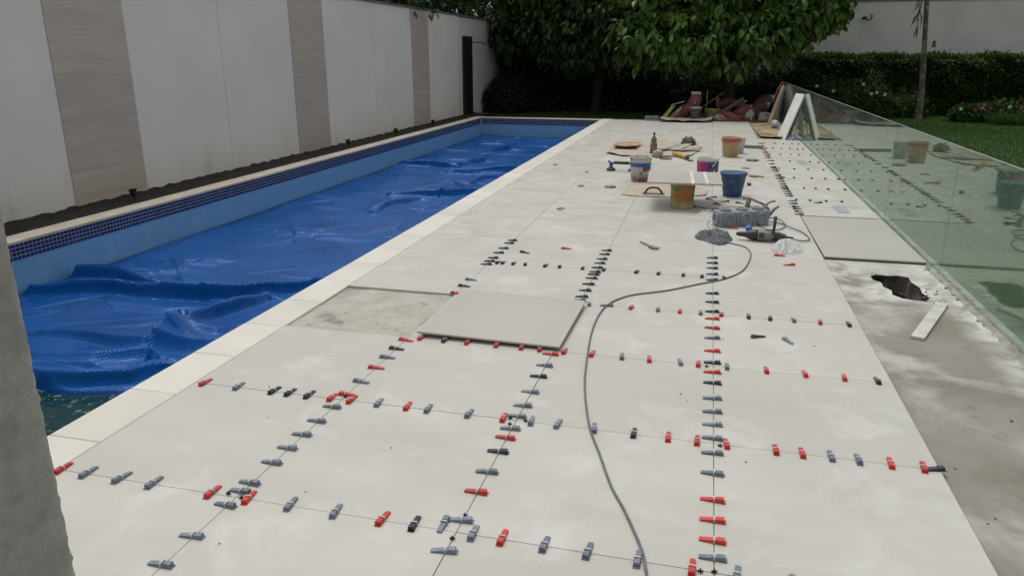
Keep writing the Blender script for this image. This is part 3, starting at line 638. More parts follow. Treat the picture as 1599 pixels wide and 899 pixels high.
def f_yellow(nt, co, s):
    c = mixc(nt, noise_n(nt, co, 9, 5), (.42, .30, .035), (.47, .36, .07))
    c = mixc(nt, mul(nt, band(nt, s.outputs[0], -.07, .12, .03), band(nt, s.outputs[2], .08, .4, .03)), c, (.42, .17, .065))
    c = mixc(nt, mul(nt, band(nt, s.outputs[0], -.11, -.035, .012), band(nt, s.outputs[2], .215, .275, .012)), c, (.08, .22, .24))
    c = mixc(nt, mul(nt, band(nt, s.outputs[0], -.10, -.035, .006), band(nt, s.outputs[2], .155, .195, .004)), c, (.28, .17, .06))
    c = mixc(nt, mul(nt, band(nt, s.outputs[0], .12, .3, .015), band(nt, s.outputs[2], .1, .3, .03)), c, (.10, .22, .06))
    c = mixc(nt, mul(nt, band(nt, s.outputs[2], -.1, .075, .03), noise_n(nt, co, 7, 6, .6, .3, .6)), c, (.46, .43, .35))
    return mixc(nt, mul(nt, noise_n(nt, co, 14, 7, .7, .58, .66), .6), c, (.48, .44, .36))
def f_splat(nt, co, s):
    c = mixc(nt, band(nt, s.outputs[2], .225, .285, .004), (.50, .50, .47), (.03, .12, .47))
    c = mixc(nt, mul(nt, band(nt, s.outputs[0], .05, .3, .01), band(nt, s.outputs[2], .16, .235, .006)), c, (.05, .06, .12))
    c = mixc(nt, mul(nt, band(nt, s.outputs[0], .085, .13, .006), band(nt, s.outputs[2], .165, .20, .006)), c, (.5, .05, .04))
    c = mixc(nt, noise_n(nt, co, 11, 7, .7, .56, .62), c, (.20, .10, .06))
    c = mixc(nt, mul(nt, band(nt, s.outputs[2], -.1, .09, .04), noise_n(nt, co, 6, 5, .6, .3, .5)), c, (.24, .13, .085))
    return mixc(nt, noise_n(nt, co, 17, 7, .7, .63, .68), c, (.08, .09, .10))
def f_red(nt, co, s):
    c = mixc(nt, noise_n(nt, co, 5, 6, .6), (.43, .36, .21), (.45, .27, .15))
    c = mixc(nt, mul(nt, noise_n(nt, co, 7, 6, .65, .5, .62), band(nt, s.outputs[2], .05, .3, .05)), c, (.42, .16, .09))
    c = mixc(nt, band(nt, s.outputs[2], .285, .338, .010), c, (.43, .07, .05))
    return mixc(nt, noise_n(nt, co, 13, 7, .7, .60, .66), c, (.42, .40, .34))
def f_purple(nt, co, s):
    r = N(nt, 'ShaderNodeMapRange'); r.inputs[1].default_value = -.10; r.inputs[2].default_value = .05; nt.links.new(s.outputs[0], r.inputs[0])
    c = mixc(nt, r.outputs[0], (.44, .03, .16), (.03, .03, .11))
    c = mixc(nt, band(nt, s.outputs[0], -.04, .0, .03), c, (.26, .05, .26))
    c = mixc(nt, mul(nt, band(nt, s.outputs[0], .05, .12, .006), noise_n(nt, co, 24, 3, .5, .50, .54)), c, (.58, .58, .60))
    c = mixc(nt, mul(nt, band(nt, s.outputs[0], -.135, -.09, .005), noise_n(nt, co, 30, 3, .5, .53, .57)), c, (.60, .35, .38))
    c = mixc(nt, band(nt, s.outputs[2], .325, .5, .004), c, (.58, .58, .57))
    return mixc(nt, mul(nt, band(nt, s.outputs[2], -.1, .16, .01), noise_n(nt, co, 20, 5, .6, .45, .55)), c, (.45, .47, .5))
def f_blue(nt, co, s):
    c = mixc(nt, noise_n(nt, co, 4, 5), (.016, .062, .15), (.021, .076, .175))
    c = mixc(nt, mul(nt, noise_n(nt, co, 9, 8, .7, .58, .66), .8), c, (.12, .20, .27))
    return mixc(nt, noise_n(nt, co, 15, 6, .7, .665, .69), c, (.45, .47, .46))
def f_dark(nt, co, s):
    c = mixc(nt, noise_n(nt, co, 9, 6, .6), (.03, .034, .042), (.13, .14, .155))
    return mixc(nt, band(nt, s.outputs[2], .335, .6, .01), c, (.42, .41, .38))
cement_m = mat('wet_cement', (.27, .26, .235), .8, (.18, .17, .15), 12, bscale=30, bstr=.8)
bucket('plastic_bucket', 'yellow and orange printed bucket holding up a tile board', (2.62, 7.10, 0), .137, .152, .325, printed('yellow_print', f_yellow), handle=False)
bucket('plastic_bucket', 'paint-splattered white bucket with a blue band', (1.925, 9.08, 0), .138, .165, .37, printed('splatter_print', f_splat), .3, cement_m, handle=False)
bucket('plastic_bucket', 'beige bucket with a red stained rim near the strip joint', (3.32, 12.42, 0), .138, .166, .365, printed('red_rim_print', f_red), .30, cement_m)
bucket('paint_can', 'magenta and navy paint tub behind the tile board', (2.91, 9.20, 0), .150, .160, .365, printed('purple_print', f_purple), .33, mat('white_lid', (.55, .55, .53), .5), handle=False, cat='paint tub')
bl = bucket('plastic_bucket', 'blue plastic bucket with pale cement smears', (3.255, 8.09, 0), .122, .170, .325, printed('blue_smear', f_blue), .05, cement_m, rim=False, handle=False)
mb = MB().lathe([(.165, .285), (.176, .287), (.184, .316), (.176, .322), (.168, .318)], 36); mb.build('rim', MATS.get('x') or bl.children[0].data.materials[0], bl)
bucket('plastic_bucket', 'small dark bucket with a pale rim by the rubbish pile', (2.50, 20.86, 0), .125, .165, .385, printed('dark_smear', f_dark), .3, cement_m, rim=False)
bucket('plastic_tub', 'pale yellow tub half hidden in the rubbish pile', (2.98, 21.55, -.05), .22, .25, .34, mat('yellow_tub', (.42, .36, .13), .6, (.25, .21, .10), 4), .3, mat('brown_fill', (.11, .055, .035), .9), rim=False, handle=False, cat='tub')
# white smeary bucket hidden behind the red-rimmed one
bucket('plastic_bucket', 'translucent white bucket behind the red-rimmed bucket', (3.46, 13.0, 0), .12, .15, .30, mat('milky_plastic', (.52, .53, .52), .5, (.42, .42, .40), 8), rim=False, handle=False)
# tile board balanced on the yellow bucket
bd = thing('tile_board', 'large cream tile with white tape balanced on the yellow bucket', 'tile', (2.62, 7.33, .328), R(3))
o = link('slab', tile_mesh(.90, .98, .02), tile_m, bd); o.location = (0, 0, .0205)
for x, w_, l in ((.10, .035, .99), (.27, .035, .99)):
    mb = MB(); mb.box((x, 0, .0215), (w_, l * .98, .0015)); mb.box((x, -.4915, .012), (w_, .0015, .020)); mb.build('tape', mat('white_tape', (.75, .75, .74), .5), bd)

# ================================================================== CABLES
cab_m = mat('grey_cable', (.11, .115, .115), .5, (.16, .165, .165), 20)
path = [(2.80, -.25), (2.76, -.08), (2.73, .06), (2.64, .30), (2.56, .48), (2.47, .75), (2.38, 1.02), (2.29, 1.44), (2.24, 1.81), (2.19, 2.37), (2.19, 2.79), (2.24, 3.06), (2.37, 3.28), (2.63, 3.47), (2.88, 3.72), (3.09, 3.93), (3.26, 4.26), (3.35, 4.81), (3.32, 5.11), (3.2, 5.25), (3.08, 5.33), (2.98, 5.42)]
p0 = [(3.1, -2.0), (2.95, -.9)]
tag(MB().tube(smooth_path([(x, y, .0068) for x, y in p0 + path], 6), .0060, 8).build('power_cable', cab_m), 'grey power cable snaking across the tiles towards the camera', 'cable')
loop = [(3.72, 5.55, .05), (3.85, 5.5, .02), (3.97, 5.62, .012), (3.93, 5.95, .012), (3.80, 6.20, .02), (3.74, 6.48, .03), (3.60, 6.62, .02), (3.48, 6.55, .03), (3.62, 6.38, .02), (3.78, 6.30, .015), (3.72, 6.05, .012), (3.60, 5.98, .012), (3.50, 6.06, .02)]
tag(MB().tube(smooth_path(loop, 7), .0065, 8).build('tool_cable', cab_m), 'loose loops of thin cable behind the power tool', 'cable')
loop = [(2.78, 7.55, .01), (2.74, 7.35, .01), (2.86, 7.12, .01), (3.00, 7.06, .01), (3.12, 7.10, .01), (3.20, 7.25, .01), (3.30, 7.22, .012), (3.33, 7.08, .01)]
tag(MB().tube(smooth_path(loop, 7), .005, 8).build('wire', cab_m), 'thin dark wire curling on the deck below the blue bucket', 'wire')
loop = [(2.96, 6.35, .006), (2.94, 6.1, .006), (2.97, 5.85, .006), (2.99, 5.7, .006)]
tag(MB().tube(smooth_path(loop, 7), .004, 6).build('wire', mat('dirty_string', (.35, .33, .27), .8)), 'dirty string lying left of the grey boxes', 'wire')

# ================================================================== TOOLS
# row of grey conduit boxes
gbx = thing('junction_box', 'row of three joined grey plastic boxes with round ports', 'junction box', (3.30, 6.22, 0), R(27))
gp = mat('box_grey', (.27, .30, .32), .45, (.22, .245, .265), 9)
for k in range(3):
    x = -.20 + k * .20
    mb = MB(); w_, hgt = .192, .172
    vs = []
    for z, i in ((0, .0), (.012, .0), (hgt - .012, 0), (hgt, .012)):
        vs += [(x - w_ / 2 + i, -.09 + i, z), (x + w_ / 2 - i, -.09 + i, z), (x + w_ / 2 - i, .09 - i, z), (x - w_ / 2 + i, .09 - i, z)]
    mb.add(vs, [(3, 2, 1, 0), (12, 13, 14, 15)] + [(q * 4 + a, q * 4 + (a + 1) % 4, q * 4 + 4 + (a + 1) % 4, q * 4 + 4 + a) for q in range(3) for a in range(4)])
    bx = mb.build('box', gp, gbx)
    ring_p = [(.060, -.004), (.066, .020), (.058, .026), (.052, .020), (.050, .003), (.0001, .002)]
    MB().lathe(ring_p, 22, (x, -.09, .088), Matrix.Rotation(math.pi / 2, 3, 'X')).build('port', gp, bx)
    MB().lathe(ring_p, 22, (x, 0, hgt)).build('port', gp, bx)
    if k == 0: MB().lathe(ring_p, 22, (x - w_ / 2, 0, .088), Matrix.Rotation(-math.pi / 2, 3, 'Y')).build('port', gp, bx)
# power tool
pt = thing('power_tool', 'grey and black corded rotary tool with upright side handle', 'power tool', (3.49, 5.47, 0), R(-2))
dk = mat('tool_black', (.02, .021, .023), .5, (.05, .05, .05), 12); gy = mat('tool_grey', (.155, .16, .16), .5, (.22, .22, .21), 10)
MX = Matrix.Rotation(math.pi / 2, 3, 'Y')
MB().lathe([(.012, -.26), (.022, -.24), (.030, -.17), (.052, -.12), (.058, -.07), (.058, -.05)], 18, (0, 0, .062), MX).build('nose', dk, pt)
MB().lathe([(.0585, -.05), (.060, -.04), (.057, .06), (.052, .11)], 18, (0, 0, .062), MX).build('body', gy, pt)
MB().lathe([(.050, .11), (.047, .15), (.030, .19), (.012, .23), (.006, .30)], 14, (0, 0, .055), MX).build('tail', dk, pt)
MB().box((-.01, -.055, .07), (.05, .016, .05)).build('vent', dk, pt); MB().box((.05, .0, .118), (.05, .035, .012)).build('switch', dk, pt)
MB().tube([(.10, -.035, .02), (.102, -.030, .12), (.108, -.01, .19), (.110, 0, .265)], [.016, .016, .015, .017], 10).build('side_handle', dk, pt)
MB().lathe([(.03, -.015), (.035, 0), (.03, .018)], 14, (-.14, .05, .115), Matrix.Rotation(.6, 3, 'X')).build('dial', mat('tool_blue', (.03, .15, .5), .45), pt)
# tile pliers / pipe fittings behind the boxes
pm = mat('dull_steel', (.23, .22, .19), .55, (.13, .12, .10), 18, metal=.3)
pl = thing('tile_pliers', 'dusty steel pliers with black grips behind the grey boxes', 'pliers', (3.52, 6.75, 0), R(-12))
MB().tube([(-.20, .06, .19), (-.12, .05, .20), (-.02, .02, .17), (.05, 0, .15)], .014, 8).build('jaw', pm, pl)
MB().tube([(-.15, .05, .02), (-.14, .05, .10), (-.13, .05, .19)], .03, 8).build('foot', pm, pl)
MB().tube([(.05, 0, .15), (.10, -.02, .10), (.11, -.03, .03)], [.02, .03, .035], 8).build('pivot', pm, pl)
MB().tube([(.08, -.02, .15), (.13, 0, .19), (.18, .01, .195)], .011, 8).build('lever', pm, pl)
MB().tube([(-.02, .25, .015), (.10, .24, .02)], [.012, .018], 8).build('grip', sp_m, pl)
pl2 = thing('tile_pliers', 'second dusty pliers lying beside the side handle', 'pliers', (3.62, 6.35, 0), R(40))
MB().tube([(-.08, .0, .02), (-.02, .02, .09), (.06, 0, .17), (.12, 0, .19)], [.03, .03, .018, .012], 8).build('jaw', pm, pl2)
MB().tube([(-.08, .0, .02), (-.20, -.05, .02)], .012, 8).build('lever', pm, pl2)
# rag, bag
def crumple(name, label, cat, c, d, m, seed, amp=.5, freq=2.2, sub=4, **k):
    o = blob(c, d, amp, freq, seed, sub, **k).build(name, m); return tag(o, label, cat)
rag_m = mat('grey_cloth', (.15, .165, .172), .9, (.10, .11, .115), 10, bscale=25, bstr=.8, bdist=.02)
def cloth_heap(name, label, cat, c, sx, sy, h, m, seed):
    g = MB(); n = 56; vs = []; so = Vector((seed, seed * 2, 0))
    for j in range(n + 1):
        for i in range(n + 1):
            u, v_ = i / n * 2 - 1, j / n * 2 - 1; r = math.sqrt(u * u + v_ * v_) / (.78 + .40 * noise.noise(Vector((u * 1.6 / (abs(u) + abs(v_) + .01), v_ * 1.6 / (abs(u) + abs(v_) + .01), seed))))
            f = max(0, 1 - r * r) if r < 1 else 0
            q3 = Vector((u * 2.5, v_ * 2.5, 0)) + so; wp = Vector((noise.noise(q3 * 1.3), noise.noise(q3 * 1.3 + Vector((9, 0, 0))), 0)) * .7
            rid = (1 - abs(noise.noise(q3 + wp)) * 2.6) * .6 + (1 - abs(noise.noise(q3 * 2.3 + wp * 2)) * 2.4) * .4
            rid = 1 - max(.05, min(1, rid))
            k = min(1, 1 / max(r, .001)) if r > 1 else 1
            vs.append((c[0] + u * sx * k, c[1] + v_ * sy * k, c[2] + h * f ** .45 * (.12 + .88 * (1 - rid)) + .003 + (.0 if r < 1 else -.002)))
    g.add(vs, [(j * (n + 1) + i, j * (n + 1) + i + 1, (j + 1) * (n + 1) + i + 1, (j + 1) * (n + 1) + i) for j in range(n) for i in range(n)], True)
    return tag(g.build(name, m), label, cat)
cloth_heap('rag', 'crumpled dark grey cloth in front of the grey boxes', 'rag', (3.01, 5.50, 0), .26, .33, .095, rag_m, 3)
m, nt, b = new_mat('clear_plastic'); b.inputs['Base Color'].default_value = (.8, .82, .82, 1); b.inputs['Roughness'].default_value = .22; b.inputs['Alpha'].default_value = .42
bag_m = m
cloth_heap('plastic_bag', 'crumpled clear plastic bag in front of the power tool', 'plastic bag', (3.68, 5.10, 0), .17, .22, .12, bag_m, 9)
cloth_heap('plastic_bag', 'crumpled clear plastic beside the yellow bucket', 'plastic bag', (2.93, 6.75, 0), .12, .30, .05, bag_m, 14)
# paint brush
br = thing('brush', 'small paint brush with wooden handle lying on the tiles', 'brush', (2.40, 4.93, 0))
MB().tube([(-.12, .16, .012), (-.05, .06, .014), (.0, -.02, .014)], [.008, .009, .007], 8).build('handle', mat('brush_wood', (.38, .29, .15), .6), br)
mb = MB(); mb.box((.045, -.075, .013), (.075, .05, .022), rz=-.15); mb.build('bristles', mat('bristle', (.37, .35, .28), .9, (.25, .23, .18), 20), br)
mb = MB(); mb.box((.005, -.04, .014), (.035, .045, .024), rz=-.8); mb.build('ferrule', mat('ferrule', (.3, .3, .29), .5, metal=.5), br)
# notched trowel with black handle on its cardboard
tr = thing('trowel', 'flat steel trowel with arched black handle on cardboard', 'trowel', (2.21, 7.93, .012), R(4))
mb = MB(); mb.box((0, 0, .003), (.30, .12, .003)); mb.build('blade', mat('trowel_steel', (.25, .24, .22), .4, metal=.6), tr)
MB().tube(smooth_path([(-.12, 0, .006), (-.085, 0, .055), (-.045, 0, .082), (.045, 0, .082), (.085, 0, .055), (.12, 0, .006)], 5), .014, 10).build('handle', dk, tr)
# suction lifter behind the splattered bucket
sl = thing('suction_lifter', 'blue suction tile lifter lying behind the splattered bucket', 'suction lifter', (1.55, 10.05, 0), R(-3))
blu = mat('lifter_blue', (.025, .09, .38), .4)
MB().tube(smooth_path([(-.24, .03, .15), (-.18, 0, .12), (-.12, 0, .13), (.10, 0, .13), (.16, 0, .12)], 4), [.02] * 17, 8).build('bar', blu, sl)
MB().tube([(-.13, 0, .132), (.10, 0, .132)], .026, 10).build('grip', dk, sl)
for s_, x in ((0, -.19), (1, .17)):
    MB().lathe([(.075, 0), (.078, .01), (.06, .03), (.03, .045), (.03, .11), (.0001, .115)], 18, (x, 0, .01)).build('cup', dk if s_ == 0 else blu, sl)
# bottle on the cardboard
bt = thing('bottle', 'dusty dark grout bottle standing upright on the cardboard', 'bottle', (1.89, 12.36, .012))
bm_ = mat('dusty_dark', (.085, .09, .078), .7, (.20, .195, .165), 16)
MB().lathe([(.062, 0), (.066, .01), (.066, .10), (.060, .12), (.066, .14), (.066, .20), (.050, .215), (.045, .225), (.052, .24), (.052, .29), (.035, .315), (.018, .34), (.016, .37)], 20).build('body', bm_, bt)
MB().lathe([(.0155, .37), (.022, .372), (.022, .395), (.012, .41), (.0001, .41)], 14).build('cap', dk, bt)
MB().lathe([(.0672, .11), (.0685, .12), (.0685, .13), (.0672, .14)], 20).build('collar', mat('pale_dust', (.26, .25, .22), .8), bt)
# yellow tool
yt = thing('scraper', 'yellow handled scraper lying beside the cardboard', 'scraper', (2.43, 11.95, 0), math.atan2(-.76, .36))
MB().tube([(-.36, 0, .035), (-.25, 0, .045), (.0, 0, .04), (.24, 0, .035)], [.035, .04, .032, .03], 10).build('handle', mat('tool_yellow', (.55, .30, .02), .45), yt)
MB().tube([(.24, 0, .035), (.31, 0, .03)], .033, 10).build('collar', dk, yt)
mb = MB(); mb.box((.40, 0, .02), (.18, .09, .006)); mb.build('blade', pm, yt)
o = MB().lathe([(.115, 0), (.118, .006), (.115, .012), (.0001, .013)], 24, (2.16, 11.75, 0)).build('cutting_disc', mat('disc_dark', (.05, .055, .06), .6)); tag(o, 'dark cutting disc lying flat beside the yellow scraper', 'disc')
# bits on the deck
sc = thing('glove', 'small tan glove scrap lying right of the blue bucket', 'glove', (3.66, 9.93, 0))
MB().tube([(-.07, .09, .012), (-.09, .0, .016), (-.04, -.07, .016), (.02, -.06, .012)], [.012, .02, .02, .012], 8).build('cuff', mat('tan', (.42, .30, .13), .8), sc)
MB().tube([(-.05, 0, .014), (.05, -.02, .014), (.12, -.05, .012)], [.02, .012, .008], 8).build('finger', MATS['tan'], sc)
tag(blob((3.52, 9.06, .02), (.07, .09, .045), .2, 3, 2, 2).build('rubber_plug', dk), 'small black rubber plug lying right of the blue bucket', 'plug')
def ring(name, label, x, y, r, m, z=.006, rr=.006):
    tag(MB().tube([(x + r * math.cos(a), y + r * 1.1 * math.sin(a), z) for a in np.linspace(0, 5.4, 20)], rr, 6).build(name, m), label, 'wire')
ring('wire_ring', 'small twisted wire ring alone on the pool-side tiles', 1.17, 6.6, .045, cab_m)
tag(blob((1.13, 8.37, .008), (.10, .13, .02), .2, 3, 5, 2).build('cement_lump', cement_m), 'flat cement lump on the tiles left of the cardboard', 'lump')
tag(blob((1.0, 9.77, .006), (.06, .1, .014), .2, 3, 6, 2).build('brick_chip', mat('brick_red', (.30, .09, .06), .8)), 'small red chip on the far pool-side tiles', 'chip')
tag(blob((.33, 10.5, .008), (.07, .1, .02), .2, 3, 7, 2).build('cement_lump', cement_m), 'small grey lump on the far tiles next to the coping', 'lump')
tag(blob((1.56, 8.4, .01), (.16, .2, .03), .3, 3, 8, 3).build('cement_lump', cement_m), 'grey cement smear lump left of the splattered bucket', 'lump')
tag(blob((3.7, 11.9, .015), (.2, .25, .04), .4, 3, 9, 3).build('cement_lump', cement_m), 'grey cement lump right of the red-rimmed bucket', 'lump')
tag(blob((3.55, 10.85, .008), (.14, .1, .016), .4, 3, 10, 3).build('cement_lump', cement_m), 'thin cement crust between the red-rimmed and blue buckets', 'lump')

# ================================================================== CARDBOARD
def sheet(name, label, pts, z, m, cat='cardboard', wave=.01, t=.004, seed=0, fr=3.0, curl=0):
    """wavy polygon sheet: triangulated finely, then given thickness"""
    bm = bmesh.new(); f = bm.faces.new([bm.verts.new((x, y, 0)) for x, y in pts])
    bmesh.ops.triangulate(bm, faces=[f]); 
    for _ in range(4): bmesh.ops.subdivide_edges(bm, edges=bm.edges[:], cuts=1, use_grid_fill=False)
    bmesh.ops.triangulate(bm, faces=bm.faces[:])
    cx_ = sum(p[0] for p in pts) / len(pts); cy_ = sum(p[1] for p in pts) / len(pts)
    R0 = max(math.hypot(p[0] - cx_, p[1] - cy_) for p in pts)
    for v_ in bm.verts:
        k = math.hypot(v_.co.x - cx_, v_.co.y - cy_) / R0
        v_.co.x += .012 * noise.noise(Vector((v_.co.x * 9, v_.co.y * 9, seed))); v_.co.y += .012 * noise.noise(Vector((v_.co.x * 9, v_.co.y * 9, seed + 5)))
        v_.co.z = z + wave * (.6 + abs(noise.noise(Vector((v_.co.x * fr, v_.co.y * fr, seed)))) * 2 * (.3 + k)) + curl * k ** 3
    r = bmesh.ops.extrude_face_region(bm, geom=bm.faces[:]); 
    for e_ in r['geom']:
        if isinstance(e_, bmesh.types.BMVert): e_.co.z += t
    bmesh.ops.recalc_face_normals(bm, faces=bm.faces[:])
    me = bpy.data.meshes.new(name); bm.to_mesh(me); bm.free()
    return tag(link(name, me, m), label, cat)
cb = mat('cardboard', (.40, .325, .25), .85, (.46, .40, .325), 3, bscale=20, bstr=.2)
cb2 = mat('dirty_cardboard', (.37, .28, .18), .9, (.17, .105, .055), 2.2, lo=.45, hi=.62)
sheet('cardboard_sheet', 'large flattened cardboard lying under the bottle', [(.99, 12.3), (.97, 13.95), (1.86, 14.6), (2.66, 14.6), (2.78, 13.6), (2.61, 12.25), (1.92, 11.94), (1.32, 11.9)], .001, cb, wave=.012, seed=1, curl=.03)
sheet('cardboard_sheet', 'torn cardboard flap on the left of the large cardboard', [(1.05, 12.9), (1.0, 13.7), (1.55, 13.8), (1.5, 12.95)], .04, mat('cardboard_tan', (.42, .29, .19), .85), wave=.02, seed=2, curl=.05)
sheet('cardboard_sheet', 'dusty cardboard under the steel trowel', [(1.78, 7.8), (1.84, 8.85), (2.42, 8.88), (2.95, 8.45), (2.90, 8.0), (2.42, 7.76), (1.9, 7.72)], .001, cb, wave=.005, seed=3)
for k, (x, y, rz, l, lb) in enumerate(((2.12, 13.1, .5, .62, 'pale tile offcut leaning on the cardboard nearest the bottle'), (2.38, 13.2, .35, .7, 'wide pale tile offcut in the middle of the cardboard'), (2.55, 13.0, .9, .5, 'pale tile offcut on the right of the cardboard'))):
    loose('tile_offcut', .20, l, (x, y, .085 - .01 * k), (R(4), R(-5), -rz), lb, 'tile offcut', tile_m, .015)
tag(blob((2.50, 14.05, .09), (.28, .4, .2), .5, 2.4, 11, 3).build('cement_lump', mat('dark_cement', (.13, .12, .10), .9)), 'dark cement heap at the back of the large cardboard', 'lump')
tag(MB().lathe([(.09, 0), (.10, .05), (.095, .10), (.05, .12), (.0001, .12)], 16, (2.0, 11.98, .01)).build('masking_roll', mat('masking', (.42, .37, .25), .8)), 'tan roll of tape at the front edge of the cardboard', 'tape roll')
sheet('cardboard_sheet', 'curled cardboard strip in front of the rubbish pile', [(1.50, 19.95), (1.52, 20.75), (2.3, 20.95), (3.0, 20.75), (2.98, 20.1), (2.3, 19.85)], .012, mat('cardboard_brown', (.33, .25, .17), .9, (.42, .35, .27), 3), wave=.03, seed=4, fr=2.2, curl=.07)
sheet('cardboard_sheet', 'stained brown board covering the far glass-side strip', [(4.03, 20.4), (4.88, 20.4), (4.86, 18.2), (4.8, 17.0), (4.06, 17.2)], -.02, cb2, wave=.012, seed=5, fr=1.5)
sheet('cardboard_sheet', 'tan cardboard with a dark curled edge before the boards', [(4.06, 17.5), (4.86, 17.4), (4.66, 15.95), (4.40, 15.85), (4.08, 16.2)], .012, cb2, wave=.02, seed=6, curl=.05)
# grey bar near the red bucket
tag(MB().beam((3.42, 14.0, .03), (4.0, 13.9, .03), .10, .05).build('tile_bar', mat('grey_bar', (.22, .21, .19), .7)), 'grey levelling bar behind the red-rimmed bucket', 'bar')

# ================================================================== BOARDS LEANING ON THE GLASS
wb = mat('white_board', (.80, .79, .75), .6, (.72, .71, .67), 5); gb_ = mat('grey_board', (.10, .10, .105), .7, (.16, .155, .15), 6); tb = mat('tan_board', (.30, .25, .18), .75, (.22, .18, .13), 5)
def plank(a, b_, w_, t, m, label, name='plank', up=(0, 0, 1), cat='board'):
    return tag(MB().beam(a, b_, w_, t, up).build(name, m), label, cat)
plank((4.53, 16.02, .0), (4.86, 16.10, 1.0), .50, .03, wb, 'thick white board leaning on the glass at the far end', up=(-.97, -.25, .36))
plank((4.62, 16.10, .0), (4.885, 16.15, .95), .50, .02, gb_, 'dark board directly behind the white leaning board', up=(-.97, -.2, .3))
plank((4.70, 16.35, .0), (4.895, 16.6, .93), .34, .02, gb_, 'second dark board behind the white leaning board', up=(-.95, -.1, .25))
plank((4.78, 16.85, .0), (4.905, 16.95, .74), .14, .02, tb, 'tan board behind the dark boards on the glass', up=(-.7, -.7, .5))
plank((4.52, 20.0, -.02), (4.86, 20.55, 1.02), .11, .03, tb, 'tan timber leaning at the far end of the glass', up=(-.7, -.7, .5))
plank((4.62, 20.1, -.02), (4.88, 20.7, .95), .10, .03, mat('pale_timber', (.36, .33, .27), .75), 'pale timber leaning at the far end of the glass', up=(-.7, -.7, .5))
plank((4.74, 20.3, -.02), (4.90, 20.8, 1.0), .12, .02, gb_, 'dark narrow board at the far glass corner', up=(-.7, -.7, .5))
tag(MB().tube(smooth_path([(4.62, 20.5, .55), (4.70, 20.6, .85), (4.80, 20.75, 1.05), (4.86, 20.8, 1.08), (4.9, 20.8, .9)], 6), .018, 8).build('hose', mat('orange_hose', (.38, .07, .025), .6)), 'orange hose hooked over the far end of the glass', 'hose')
cloth_heap('plastic_bag', 'crumpled white plastic at the foot of the leaning boards', 'plastic bag', (4.76, 15.92, 0), .15, .22, .16, mat('white_film', (.50, .52, .55), .5, (.36, .38, .42), 9), 21)
tag(blob((4.60, 18.9, .09), (.24, .3, .2), .3, 2.5, 12, 3).build('foam_lump', mat('white_film', (.5, .5, .5))), 'white foam lump between the leaning timbers and white board', 'lump')

# ================================================================== RUBBISH PILE
blk = thing('concrete_block', 'grey hollow concrete block at the far edge of the deck', 'block', (1.265, 20.42, 0), R(2))
cm = mat('block_grey', (.27, .29, .31), .9, (.21, .22, .235), 9)
mb = MB(); mb.box((0, -.06, .065), (.39, .03, .13)); mb.box((0, .06, .065), (.39, .03, .13))
for x in (-.18, -.06, .06, .18): mb.box((x, 0, .0655), (.03, .092, .129))
mb.build('block_shell', cm, blk)
mb = MB()
for x in (-.12, 0, .12): mb.box((x, -.0755, .07), (.07, .003, .06))
mb.build('recess_shade', mat('block_recess_shade', (.16, .17, .185), .9), blk)  # thin plates on the block face, the hollows' shade put into their colour
red_b = mat('red_sack', (.15, .018, .018), .6, (.19, .075, .06), 5, lo=.45, hi=.6); wht_b = mat('white_sack', (.27, .27, .26), .6, (.13, .06, .055), 4, lo=.5, hi=.62); dkr_b = mat('maroon_sack', (.05, .010, .016), .65, (.075, .03, .03), 5); pnk_b = mat('pink_sack', (.17, .05, .045), .65, (.10, .022, .022), 4); teal_b = mat('teal_sack', (.015, .09, .085), .6, (.06, .08, .02), 3)
def bag(c, d, rz, tilt, m, seed, label):
    t = thing('cement_bag', label, 'bag', c, 0, 'cement bags in the rubbish pile')
    blob((0, 0, d[2] * .42), d, .16, 1.6, seed, 4, rz=rz, power=.72, tilt=tilt, flat=False).build('sack', m, t)
    M = Matrix.Rotation(rz, 3, 'Z') @ Matrix.Rotation(tilt, 3, 'Y')
    e1 = M @ Vector((d[0] * .50, 0, 0)); mb = MB(); ax = M @ Vector((0, d[1] * .38, 0)); up = M @ Vector((d[0] * .06, 0, d[2] * .10)); c0 = Vector((0, 0, d[2] * .42))
    mb.add([c0 + e1 - ax, c0 + e1 + ax, c0 + e1 * 1.13 + ax + up, c0 + e1 * 1.13 - ax + up, c0 + e1 * .98 - ax - up * .3, c0 + e1 * .98 + ax - up * .3, c0 + e1 * 1.12 + ax + up * .7, c0 + e1 * 1.12 - ax + up * .7], [(0, 1, 2, 3), (7, 6, 5, 4), (0, 3, 7, 4), (1, 5, 6, 2), (3, 2, 6, 7), (0, 4, 5, 1)]); mb.build('sewn_end', MATS['white_film'], t)
bag((2.12, 21.25, .02), (.80, .42, .34), .2, -.75, pnk_b, 1, 'pinkish red bag slumped left of the small dark bucket')
bag((2.42, 21.45, .32), (.62, .40, .26), 1.2, -1.1, red_b, 2, 'red bag standing upright at the top left of the pile')
bag((1.86, 21.15, .02), (.70, .30, .16), .1, -.85, wht_b, 3, 'white and red bag leaning at the left end of the pile')
bag((3.55, 21.15, -.06), (.70, .50, .30), .3, .25, red_b, 4, 'bright red bag lying at the front of the pile')
bag((3.25, 21.0, -.06), (.42, .36, .24), -.3, .2, wht_b, 5, 'white bag end sticking out at the pile front')
bag((4.02, 21.3, -.04), (.60, .34, .24), 1.3, -1.0, wht_b, 6, 'white bag propped upright in the right half of the pile')
bag((3.85, 21.45, .10), (.55, .40, .30), .6, -.5, pnk_b, 7, 'faded pink bag behind the upright white bag')
bag((4.25, 21.55, .05), (.70, .50, .42), .2, -.6, dkr_b, 8, 'dark maroon bag right of the upright white bag')
bag((4.48, 21.0, -.06), (.36, .32, .34), .5, .3, MATS['white_sack'], 9, 'rounded white bag beside the leaning timbers')
bag((3.72, 21.75, .34), (.40, .32, .24), .4, -.3, teal_b, 10, 'teal green bag on top of the pile')
